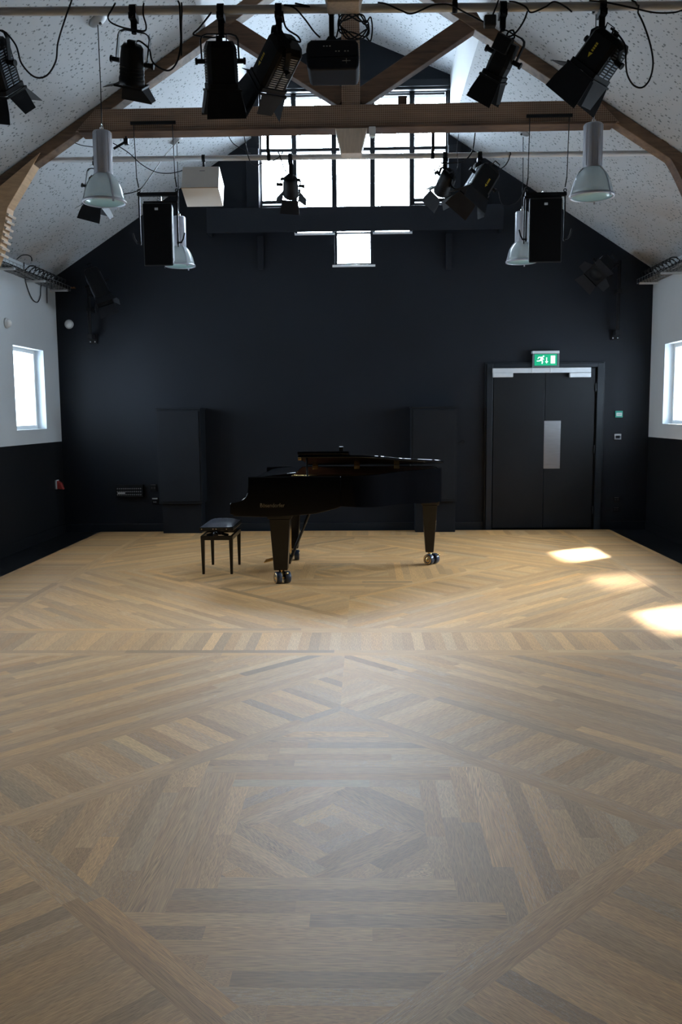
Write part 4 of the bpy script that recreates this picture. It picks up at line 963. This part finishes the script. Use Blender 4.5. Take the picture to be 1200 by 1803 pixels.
m = MB().prism([V((p.x, p.y, .80)) for p in inset(outl, .055)], (0, 0, .02)); m.build('soundboard', 'inner_rim', pn)
m = MB().prism([V((p.x*.93-.01, 8.47+(p.y-8.47)*.86, .86)) for p in outl], (0, 0, .015)); m.build('iron_plate', 'gold_plate', pn)
for k in range(6):
    x = -.35+.2*k; MB()
m = MB()
for k in range(28): 
    y0 = NY+.25+.045*k; x1 = min(.85, -.02+.75*(y0-NY-.25)/.9); m.cyl((-.60, y0, .90), (x1, y0+.04, .90), .0016, 5)
m.build('string', 'brass', pn)
m = MB().prism([V((p.x, p.y, zbot(p.x)+.02)) for p in inset(outl, .02)], (0, 0, .03)); m.build('bottom_frame', 'lac_leg', pn)
# cheeks: the scrolled arms at both ends of the keyboard
prof = [(-1.048, .652), (-1.048, .742), (-1.040, .754), (-.985, .762), (-.935, .775), (-.905, .80), (-.888, .84), (-.881, .90), (-.878, ZR), (-.80, ZR), (-.36, ZR-.0), (-.05, ZR-.0), (-.05, .715), (-.10, .694), (-.28, .650), (-.66, .620), (-.98, .632)]
for y in (NY-.012, FYp-.038):
    c = MB().prism([(x, y, z) for x, z in prof], (0, .05, 0)).build('cheek', 'lacquer', pn, .006, 3)
MB().span((-1.03, NY+.04, .625), (-.55, FYp-.04, .665)).build('key_bed', 'lac_leg', pn, .004)
MB().span((-1.047, NY+.04, .655), (-1.025, FYp-.04, .715)).build('key_slip', 'lacquer', pn, .004)
kb = MB(); nk = 52; kw = (FYp-NY-.24)/nk
for i in range(nk): kb.span((-1.02, NY+.12+i*kw+.0008, .70), (-.875, NY+.12+(i+1)*kw-.0008, .722))
wk = kb.build('white_keys', 'ivory', pn); wk['kind'] = 'stuff'
kb = MB()
for i in range(nk-1):
    if i % 7 in (0, 1, 3, 4, 5): kb.span((-.97, NY+.12+(i+1)*kw-.005, .72), (-.876, NY+.12+(i+1)*kw+.005, .733))
bk_ = kb.build('black_keys', 'lac_leg', pn); bk_['kind'] = 'stuff'
for y0, y1 in ((NY+.038, NY+.118), (FYp-.118, FYp-.038)): MB().span((-1.02, y0, .66), (-.875, y1, .735)).build('key_block', 'lacquer', pn, .004)
MB().span((-.876, NY+.04, .70), (-.86, FYp-.04, .90)).build('fallboard', 'lacquer', pn, .004)
MB().span((-.862, NY+.04, .89), (-.80, FYp-.04, .955)).build('music_shelf', 'lacquer', pn, .004)
MB().loft([V((-.80, NY+.16, .962)), V((-.80, FYp-.16, .962)), V((-.47, FYp-.22, .995)), V((-.47, NY+.22, .995))], [V((-.80, NY+.16, .974)), V((-.80, FYp-.16, .974)), V((-.47, FYp-.22, 1.007)), V((-.47, NY+.22, 1.007))]).build('music_desk', 'lacquer', pn, .003)
# lid, hinged on the far side, its front part folded back on top
slope = (1.150-ZR-.006)/(FYp-NY); LT = .024
lz = lambda y: ZR+.006+(FYp+.01-y)*slope
out2 = [p for p in inset(outl, -.018)]
lidp = [V((-.43, NY-.018, 0))] + [p for p in out2 if p.x > -.42] + [V((-.43, FYp+.012, 0))]
lid = MB().loft([V((p.x, p.y, lz(p.y))) for p in lidp], [V((p.x, p.y, lz(p.y)+LT)) for p in lidp]).build('lid', 'lacquer', pn, .005, 3)
flp = [(-.435, NY-.018), (.022, NY-.018), (.03, NY+.02), (.03, FYp-.02), (.022, FYp+.01), (-.435, FYp+.01)]
fl = MB().loft([V((x, y, lz(y)+LT+.004)) for x, y in flp], [V((x, y, lz(y)+LT+.034)) for x, y in flp]).build('front_flap', 'lacquer', pn, .007, 3)
MB().span((-.065, NY+.0, lz(NY)+LT+.034), (-.025, NY+.05, lz(NY)+LT+.074)).build('stop_block', 'lac_leg', fl, .004)
MB().box((-.415, NY-.014, lz(NY)-.006), (.03, .03, .026)).build('corner_catch', 'brass', lid, .004)
MB().tube([(-.353, NY+.05, ZR-.02), (-.356, NY+.05, lz(NY+.05)+.002)], .009, 10).build('prop_stick', 'lac_leg', pn)
for x in (-.36, .08, .50): MB().span((x-.03, FYp-.052, ZR-.03), (x+.03, FYp-.044, ZR+.012)).build('lid_hinge', 'brass', pn, .002)
# legs and casters
def leg(x, y, wt, wb, zt, yaw):
    zb = .125; lg = MB()
    sq = lambda h, z: [V((x-h, y-h, z)), V((x+h, y-h, z)), V((x+h, y+h, z)), V((x-h, y+h, z))]
    lg.loft(sq(wb/2, zb), sq(wt/2, zt-.04)); lg.loft(sq(wt/2+.015, zt-.04), sq(wt/2+.018, zt))
    L_ = lg.build('leg', 'lac_leg', pn, .006)
    c, s = math.cos(yaw), math.sin(yaw); ax = V((c, s, 0)); sd = V((-s, c, 0)); R = .055
    MB().cyl((x, y, .07), (x, y, zb+.01), .018, 12).build('caster_stem', 'brass', L_)
    o = V((x, y, R))-sd*.03
    for q in (-1, 1):
        cc = o+ax*(q*.043)
        MB().lathe([(.028, -.026), (R-.004, -.026), (R, -.020), (R, .020), (R-.004, .026), (.028, .026)], cc, ax, 28).build('caster_wheel', 'tyre', L_)
        MB().lathe([(0, .029), (.012, .029), (.016, .024), (.034, .024), (.044, .030), (.049, .026), (.049, .018)] , cc, ax*q, 28).build('wheel_hub', 'brass', L_)
    MB().cyl(o-ax*.045, o+ax*.045, .014, 12).strip([o+V((0, 0, .0)), o+sd*.02+V((0, 0, .05)), V((x, y, .115))], .05, .012, ax).build('caster_fork', 'brass', L_)
    MB().cyl(o+ax*.02+sd*-.045+V((0, 0, .03)), o+ax*.02+sd*-.075+V((0, 0, .05)), .006).lathe([(0, 0), (.010, .003), (.010, .012), (0, .015)], o+ax*.02-sd*.075+V((0, 0, .05)), -sd, 10).build('brake_lever', 'brass', L_)
leg(-.607, NY+.115, .185, .125, .64, math.radians(24))
leg(-.607, FYp-.115, .185, .125, .64, math.radians(4))
leg(.82, 8.80, .150, .082, .655, math.radians(46))
# pedal lyre
ly = MB().span((-.66, 8.30, .09), (-.56, 8.62, .17)).build('pedal_box', 'lac_leg', pn, .006)
for y in (8.36, 8.44, 8.48, 8.56): MB().cyl((-.60, y, .17), (-.60, y, .66), .014, 12).build('lyre_post', 'lac_leg', pn)
for y in (8.42, 8.50): MB().cyl((-.575, y, .17), (-.575, y, .66), .006, 10).build('pedal_rod', 'brass', pn)
for y in (8.39, 8.46, 8.53): MB().strip([(-.66, y, .125), (-.74, y, .115), (-.80, y, .10), (-.83, y, .092)], .026, .010, (0, 1, 0)).build('pedal', 'brass', pn)
for y in (8.34, 8.58): MB().cyl((-.57, y, .12), (-.33, y-.02, .70), .013, 10).build('lyre_brace', 'lac_leg', pn)
# lettering on the near cheek
def lettering(txt, x0, x1, y, z, name, m, parent, shear=0):
    cu = bpy.data.curves.new('text', 'FONT'); cu.body = txt; cu.extrude = .0006; cu.shear = shear; cu.resolution_u = 3
    tmp = bpy.data.objects.new('text', cu); COL.objects.link(tmp); dg = bpy.context.evaluated_depsgraph_get()
    me = bpy.data.meshes.new_from_object(tmp.evaluated_get(dg)); bpy.data.objects.remove(tmp); bpy.data.curves.remove(cu)
    xs = [v.co.x for v in me.vertices]; k = (x1-x0)/(max(xs)-min(xs)); off = V((0, 0, 0)); p = parent
    while p is not None: off += p.location; p = p.parent
    mn = min(xs)
    for v in me.vertices: v.co = V((x0+(v.co.x-mn)*k, y-.0005-v.co.z*k, z+v.co.y*k*1.15)) - off
    me.materials.append(M[m]); o = bpy.data.objects.new(name, me); COL.objects.link(o); o.parent = parent; return o
M['gilt'] = mat('dull_gilt_lettering', (.24, .20, .13), .45, metal=.4, var=.2, vscale=60)
lettering('Bösendorfer', -.775, -.555, NY-.0125, .712, 'lettering', 'gilt', pn)['label'] = 'dull gilt maker name on the cheek'

# ================================================================== PIANO STOOL
st = thing('piano_stool', (-1.27, 8.53, 0), 'black piano stool with padded leather seat at the keyboard end', 'stool')
X0, X1, YA, YB2 = -1.425, -1.115, 8.25, 8.81
for x in (X0+.018, X1-.018):
    for y in (YA+.018, YB2-.018):
        MB().loft([V((x-.012, y-.012, 0)), V((x+.012, y-.012, 0)), V((x+.012, y+.012, 0)), V((x-.012, y+.012, 0))], [V((x-.019, y-.019, .37)), V((x+.019, y-.019, .37)), V((x+.019, y+.019, .37)), V((x-.019, y+.019, .37))]).build('leg', 'lac_leg', st, .003)
m = MB()
for a, b in (((X0, YA, .335), (X1, YA+.022, .378)), ((X0, YB2-.022, .335), (X1, YB2, .378)), ((X0, YA+.022, .335), (X0+.022, YB2-.022, .378)), ((X1-.022, YA+.022, .335), (X1, YB2-.022, .378))): m.span(a, b)
m.build('apron', 'lac_leg', st, .003)
m = MB()
for y in (YA+.06, YB2-.06):
    m.strip([(X0+.05, y, .375), (X1-.05, y, .425)], .012, .025, (0, 1, 0)).strip([(X0+.05, y+.014, .425), (X1-.05, y+.014, .375)], .012, .025, (0, 1, 0))
m.cyl((-1.27, YA+.0, .40), (-1.27, YB2-.0, .40), .008).span((-1.31, YA+.02, .385), (-1.23, YA+.10, .42))
m.build('lifting_mechanism', 'stage_black', st)
for y, q in ((YA-.03, -1), (YB2+.03, 1)): MB().lathe([(0, 0), (.024, .004), (.028, .016), (.022, .028), (0, .03)], (-1.27, y, .40), (0, q, 0), 18).build('height_knob', 'lac_leg', st)
MB().span((X0-.008, YA-.01, .425), (X1+.008, YB2+.01, .462)).build('seat_frame', 'lac_leg', st, .005)
cu = MB(); g = 10
pt = lambda i, j: V((X0+.0+(X1-X0)*i/g, YA+.0+(YB2-YA)*j/g, .462+.040*(1-abs(2*i/g-1)**4)*(1-abs(2*j/g-1)**5)))
vs = [pt(i, j) for i in range(g+1) for j in range(g+1)]; cu.add(vs, [(i*(g+1)+j, (i+1)*(g+1)+j, (i+1)*(g+1)+j+1, i*(g+1)+j+1) for i in range(g) for j in range(g)], True)
cu.build('seat_cushion', 'leather', st)
for i in range(3):
    for j in range(2): MB().lathe([(0, .004), (.006, .002), (.007, 0)], pt(3+2*i, 3+4*j)+V((0, 0, -.001)), (0, 0, 1), 10).build('seat_button', 'leather', st)
for dx in (-.14, -.03, .0, .10): MB().cyl((-1.27+dx, YA-.012, .445), (-1.27+dx, YA-.009, .445), .005, 8).build('screw', 'chrome', st)

# ================================================================== THINGS ON THE BACK WALL
def cupboard(p0, p1, y0, y1, f0, f1, lab):
    D = .36; a, b = at(p0, y0, WB-D), at(p1, y1, WB-D)
    t = thing('wall_cupboard', ((a.x+b.x)/2, WB-D/2, 0), lab, 'cupboard', 'black cupboards against the back wall')
    MB().span((a.x, WB-D, b.z), (b.x, WB-.001, a.z-.02)).build('body', 'door_wall', t, .003)
    MB().span((a.x-.012, WB-D-.015, a.z-.02), (b.x+.012, WB-.001, a.z)).build('top', 'door_wall', t, .004)
    MB().span((a.x+.02, WB-D-.012, b.z+.03), (b.x-.02, WB-D-.0005, a.z-.04)).build('door_panel', 'door_wall', t, .003)
    c, d = at(f0, 890, WB-D+.05).x, at(f1, 890, WB-D+.05).x
    MB().span((c, WB-D+.05, .001), (d, WB-.02, b.z)).build('plinth', 'door_wall', t, .003)
M['door_wall'] = mat('cupboard_black_paint', (.0065, .0082, .0112), .6, spec=.2, var=.15, vscale=4)
cupboard(275, 356, 719, 887, 286, 354, 'tall black cupboard on the back wall behind the piano stool')
cupboard(724, 803, 716, 883, 731, 801, 'tall black cupboard on the back wall behind the piano tail')
q = at(815, 778, WB-.04)
m = thing('wall_hook', q, 'small black hook on the back wall right of the right cupboard', 'hook')
MB().cyl((q.x, WB-.001, q.z), (q.x, WB-.012, q.z), .025).build('plate', 'stage_black', m); MB().tube([(q.x, WB-.01, q.z), (q.x-.02, WB-.06, q.z-.005), (q.x-.07, WB-.07, q.z-.02)], .007, 8).build('peg', 'stage_black', m)
# patch panel
a, b = at(203, 855, WB-.05), at(252, 872, WB-.05)
t = thing('socket_panel', ((a.x+b.x)/2, WB-.03, b.z), 'long black panel of sound sockets low on the left of the back wall', 'socket panel')
MB().span((a.x, WB-.06, b.z-.02), (b.x, WB-.001, a.z+.01)).build('box', 'stage_black', t, .004)
w_ = (b.x-a.x-.06)/11
for i in range(12):
    for j in range(3): MB().lathe([(.006, 0), (.0085, 0), (.0085, .004), (.006, .004)], (a.x+.03+w_*i, WB-.060, b.z+.01+.04*j), (0, -1, 0), 10, close=True).build('socket_ring', 'steel', t)
MB().span((a.x+.03, WB-.0625, b.z+.022), (a.x+.13, WB-.0605, b.z+.040)).build('paper_label', 'print_white', t)
def plate(px0, py0, px1, py1, name, lab, cat, m_, detail, grp=None):
    a, b = at(px0, py0, WB-.02), at(px1, py1, WB-.02)
    t = thing(name, ((a.x+b.x)/2, WB-.01, (a.z+b.z)/2), lab, cat, grp)
    MB().span((a.x, WB-.022, b.z), (b.x, WB-.001, a.z)).build('plate', m_, t, .003)
    detail(t, a, b); return t
def two_holes(t, a, b):
    z = (a.z+b.z)/2
    for k in (.28, .72): MB().span((a.x+(b.x-a.x)*k-.01, WB-.0245, z-.014), (a.x+(b.x-a.x)*k+.01, WB-.0215, z+.014)).build('socket', 'rubber', t)
    MB().span((a.x+.006, WB-.0235, a.z-.008), (b.x-.006, WB-.0215, a.z-.004)).build('edge_trim', 'steel', t)
plate(264, 853, 275, 865, 'wall_socket', 'black socket plate beside the left cupboard, upper of two', 'socket', 'stage_black', two_holes)
def white_strip(t, a, b):
    MB().span((a.x+.006, WB-.025, a.z-.022), (b.x-.004, WB-.0215, a.z-.008)).build('paper_label', 'print_white', t)
    for k in (.35, .65): MB().cyl((a.x+(b.x-a.x)*k, WB-.026, a.z-.06), (a.x+(b.x-a.x)*k, WB-.0215, a.z-.06), .008, 8).build('socket', 'steel', t)
plate(267, 876, 278, 887, 'data_socket', 'black data socket with white strip beside the left cupboard, lower of two', 'socket', 'stage_black', white_strip)
def call(t, a, b):
    MB().span((a.x+.012, WB-.0265, (a.z+b.z)/2-.022), (b.x-.012, WB-.0215, (a.z+b.z)/2+.018)).build('glass_plate', 'sign_plain', t)
    MB().span((a.x+.02, WB-.028, (a.z+b.z)/2-.004), (b.x-.02, WB-.0262, (a.z+b.z)/2+.002)).build('printed_bar', 'call_green', t)
M['sign_plain'] = mat('white_plastic_plate', (.60, .66, .64), .4, var=.05, vscale=20)
plate(1083, 723.5, 1095.5, 735, 'emergency_door_release', 'green break glass box on the back wall right of the door', 'door release', 'call_green', call)
def sw(t, a, b):
    m = MB(); z = (a.z+b.z)/2
    m.span((a.x+.02, WB-.026, z-.02), (b.x-.02, WB-.0215, z+.014)); m.build('rocker', 'stage_black', t)
    for x in (a.x+.012, b.x-.012): MB().cyl((x, WB-.025, z), (x, WB-.0215, z), .006, 8).build('screw', 'chrome', t)
plate(1081, 764, 1093, 774, 'light_switch', 'steel switch plate under the green break glass box', 'switch', 'steel', sw)
plate(1080, 875, 1090, 884, 'wall_socket', 'black socket plate low on the wall right of the door, upper of two', 'socket', 'stage_black', two_holes)
plate(1079, 893, 1089, 902, 'wall_socket', 'black socket plate low on the wall right of the door, lower of two', 'socket', 'stage_black', two_holes)
# sensors
def sensor(c, d, lab):
    t = thing('motion_sensor', c, lab, 'sensor'); c, d = V(c), V(d).normalized()
    MB().lathe([(0, .0), (.058, 0), (.060, .012), (.054, .026), (0, .026)], c, d, 28).build('base', 'grey_plastic', t)
    MB().lathe([(.046, .026), (.046, .034), (.040, .048), (.026, .060), (0, .066)], c, d, 28).build('dome', 'white_paint', t)
p = at(122, 571, WB); sensor((p.x, WB-.001, p.z), (0, -1, 0), 'round pale motion sensor on the black back wall, left corner')
yy = 9.70; d_ = at(10, 569, 5)-CAM; k = (-WX-CAM.x)/d_.x; p = CAM+d_*k; sensor((-WX+.001, p.y, p.z), (1, 0, 0), 'round white motion sensor on the white left wall above the window')
# red box on the left wall
d_ = at(103, 853, 5)-CAM; k = (-WX+.03-CAM.x)/d_.x; p = CAM+d_*k
t = thing('power_socket', (-WX, p.y, p.z), 'small red socket low on the black part of the left wall near the corner', 'socket')
MB().span((-WX+.001, p.y-.05, p.z-.06), (-WX+.022, p.y+.05, p.z+.06)).build('back_box', 'grey_plastic', t, .003)
MB().loft([V((-WX+.022, p.y-.04, p.z-.055)), V((-WX+.022, p.y+.04, p.z-.055)), V((-WX+.022, p.y+.04, p.z+.05)), V((-WX+.022, p.y-.04, p.z+.05))], [V((-WX+.10, p.y-.035, p.z-.065)), V((-WX+.10, p.y+.035, p.z-.065)), V((-WX+.07, p.y+.03, p.z+.02)), V((-WX+.07, p.y-.03, p.z+.02))]).build('red_shroud', 'red', t, .004)['label'] = 'red plastic shroud'

# ------------------------------------------------------------------ emergency exit sign
a, b = at(937, 618, WB-.09), at(984, 646.5, WB-.09)
t = thing('exit_sign', ((a.x+b.x)/2, WB-.05, b.z), 'green emergency exit sign with running man above the double door', 'exit sign')
hz = a.z-b.z; wx = b.x-a.x
MB().span((a.x, WB-.09, a.z-hz*.16), (b.x, WB-.001, a.z)).build('housing', 'silver', t, .003)
m = MB(); bz = b.z; tz = a.z-hz*.16
m.span((a.x, WB-.088, bz), (b.x, WB-.075, bz+hz*.09)).span((a.x, WB-.088, bz+hz*.09), (a.x+wx*.07, WB-.075, tz)).span((b.x-wx*.07, WB-.088, bz+hz*.09), (b.x, WB-.075, tz)).span((a.x+wx*.07, WB-.075, bz+hz*.09), (b.x-wx*.07, WB-.07, tz))
m.build('bezel', mat('smoked_bezel', (.10, .12, .125), .3, var=.05, vscale=10), t, .002)
gx0, gx1, gz0, gz1 = a.x+wx*.085, b.x-wx*.085, bz+hz*.115, tz-hz*.04
pan = MB().span((gx0, WB-.083, gz0), (gx1, WB-.0752, gz1)).build('green_panel', 'green', t)
G = lambda u, v: V((gx0+(gx1-gx0)*u, WB-.0832, gz0+(gz1-gz0)*v))
m = MB(); e = (0, -.0012, 0)
m.prism([G(.72, .17), G(.92, .17), G(.92, .87), G(.72, .87)], e)                                                   # doorway
m.prism([G(.515, .30), G(.56, .30), G(.56, .72), G(.515, .72)], e).prism([G(.46, .38), G(.5375, .16), G(.615, .38), G(.565, .36), G(.51, .36)], e)   # arrow
hc = V(((G(.40, 0)).x, WB-.0832, G(0, .82).z)); rr = (gz1-gz0)*.075
m.prism([hc+V((rr*math.cos(k*PI/7), 0, rr*math.sin(k*PI/7))) for k in range(14)], e)                              # head
m.prism([G(.27, .75), G(.34, .80), G(.38, .70), G(.355, .45), G(.27, .40), G(.245, .52)], e)                       # trunk
m.prism([G(.355, .68), G(.385, .66), G(.43, .52), G(.40, .47)], e).prism([G(.28, .78), G(.29, .70), G(.20, .68), G(.16, .56), G(.125, .60), G(.17, .77)], e)   # arms
m.prism([G(.24, .50), G(.30, .42), G(.22, .36), G(.10, .36), G(.095, .44), G(.20, .46)], e).prism([G(.29, .46), G(.355, .46), G(.385, .34), G(.36, .14), G(.305, .14), G(.325, .32)], e)   # legs
m.build('pictogram', 'sign_white', pan)

# ------------------------------------------------------------------ cable trays under the eaves, with their cables
def tray(sg, lab):
    x0, x1 = WX-.02, WX-.22; z = 3.16; ya, yb = 8.46, WB-.04
    t = thing('cable_tray', (sg*(WX-.12), (ya+yb)/2, z), lab, 'cable tray')
    m = MB(); xs = [WX-.03-.0375*i for i in range(6)]
    for x in xs: m.tube([(sg*x, ya, z), (sg*x, yb, z)], .0035, 5)
    for x in (xs[0], xs[-1]): m.tube([(sg*x, ya, z+.05), (sg*x, yb, z+.05)], .0035, 5)
    n = int((yb-ya)/.10)
    for i in range(n+1):
        y = ya+(yb-ya)*i/n; m.tube([(sg*xs[0], y, z+.053), (sg*xs[0], y, z-.004), (sg*xs[-1], y, z-.004), (sg*xs[-1], y, z+.053)], .0032, 5)
    m.build('wire_basket', 'wire', t)
    for y in (8.7, 9.6, 10.5, 11.3): MB().span((sg*WX-.001*sg, y-.02, z-.03) if sg > 0 else (-WX+.001, y-.02, z-.03), (sg*(WX-.23), y+.02, z-.008)).build('bracket', 'silver', t)
    rng = random.Random(3+sg)
    for k in range(7):
        x = WX-.05-.025*k; pts = [(sg*(x+rng.uniform(-.012, .012)), ya+.35*i+rng.uniform(-.05, .05), z+.012+rng.uniform(0, .035)) for i in range(15) if ya+.35*i < yb]
        MB().tube(smooth_path(pts, 3), .0065, 6).build('tray_cable', 'cable', t)
    for k in range(9):
        y = 10.25+.125*k; MB().tube(smooth_path([(sg*(WX-.20), y, z+.05), (sg*(WX-.215), y+.02, z+.11), (sg*(WX-.13), y+.05, z+.125), (sg*(WX-.06), y+.03, z+.05)], 4), .008, 6).build('cable_tail', 'rubber', t)
    return t
tray(-1, 'wire cable tray full of black cables along the left eaves')
tray(1, 'wire cable tray full of black cables along the right eaves')
def onL(px, py, x=-WX+.013): d_ = at(px, py, 5)-CAM; return CAM+d_*((x-CAM.x)/d_.x)
cab('black cable loop hanging from the left cable tray down the white wall', [onL(42, 462), onL(44, 490), onL(50, 512), onL(58, 528), onL(66, 532), onL(71, 522), onL(72, 505), onL(75, 490), onL(79, 483)], .006, 'cables hanging from the left cable tray')
cab('dangling cable end with a plug under the left cable tray', [onL(82, 487), onL(82.5, 505), onL(83, 534)], .005, 'cables hanging from the left cable tray')
cab('black cable arch rising over the left cable tray', [onL(30, 456, -3.7), onL(38, 450, -3.7), onL(48, 449, -3.7), onL(55, 453, -3.7), onL(56, 460, -3.7)], .006, 'cables hanging from the left cable tray')
cab('short blue black cable tail at the far end of the left cable tray', [onL(90, 487), onL(90.5, 497), onL(91, 508)], .008, 'cables hanging from the left cable tray')
m = MB()
for k in range(2): m.cyl((-3.62+.03*k, WB-.10, 3.19), (-3.62+.03*k, WB-.05, 3.19), .010)
tag(m.build('cable_connector', 'copper'), 'two small copper cable connectors at the end of the left cable tray', 'connector')
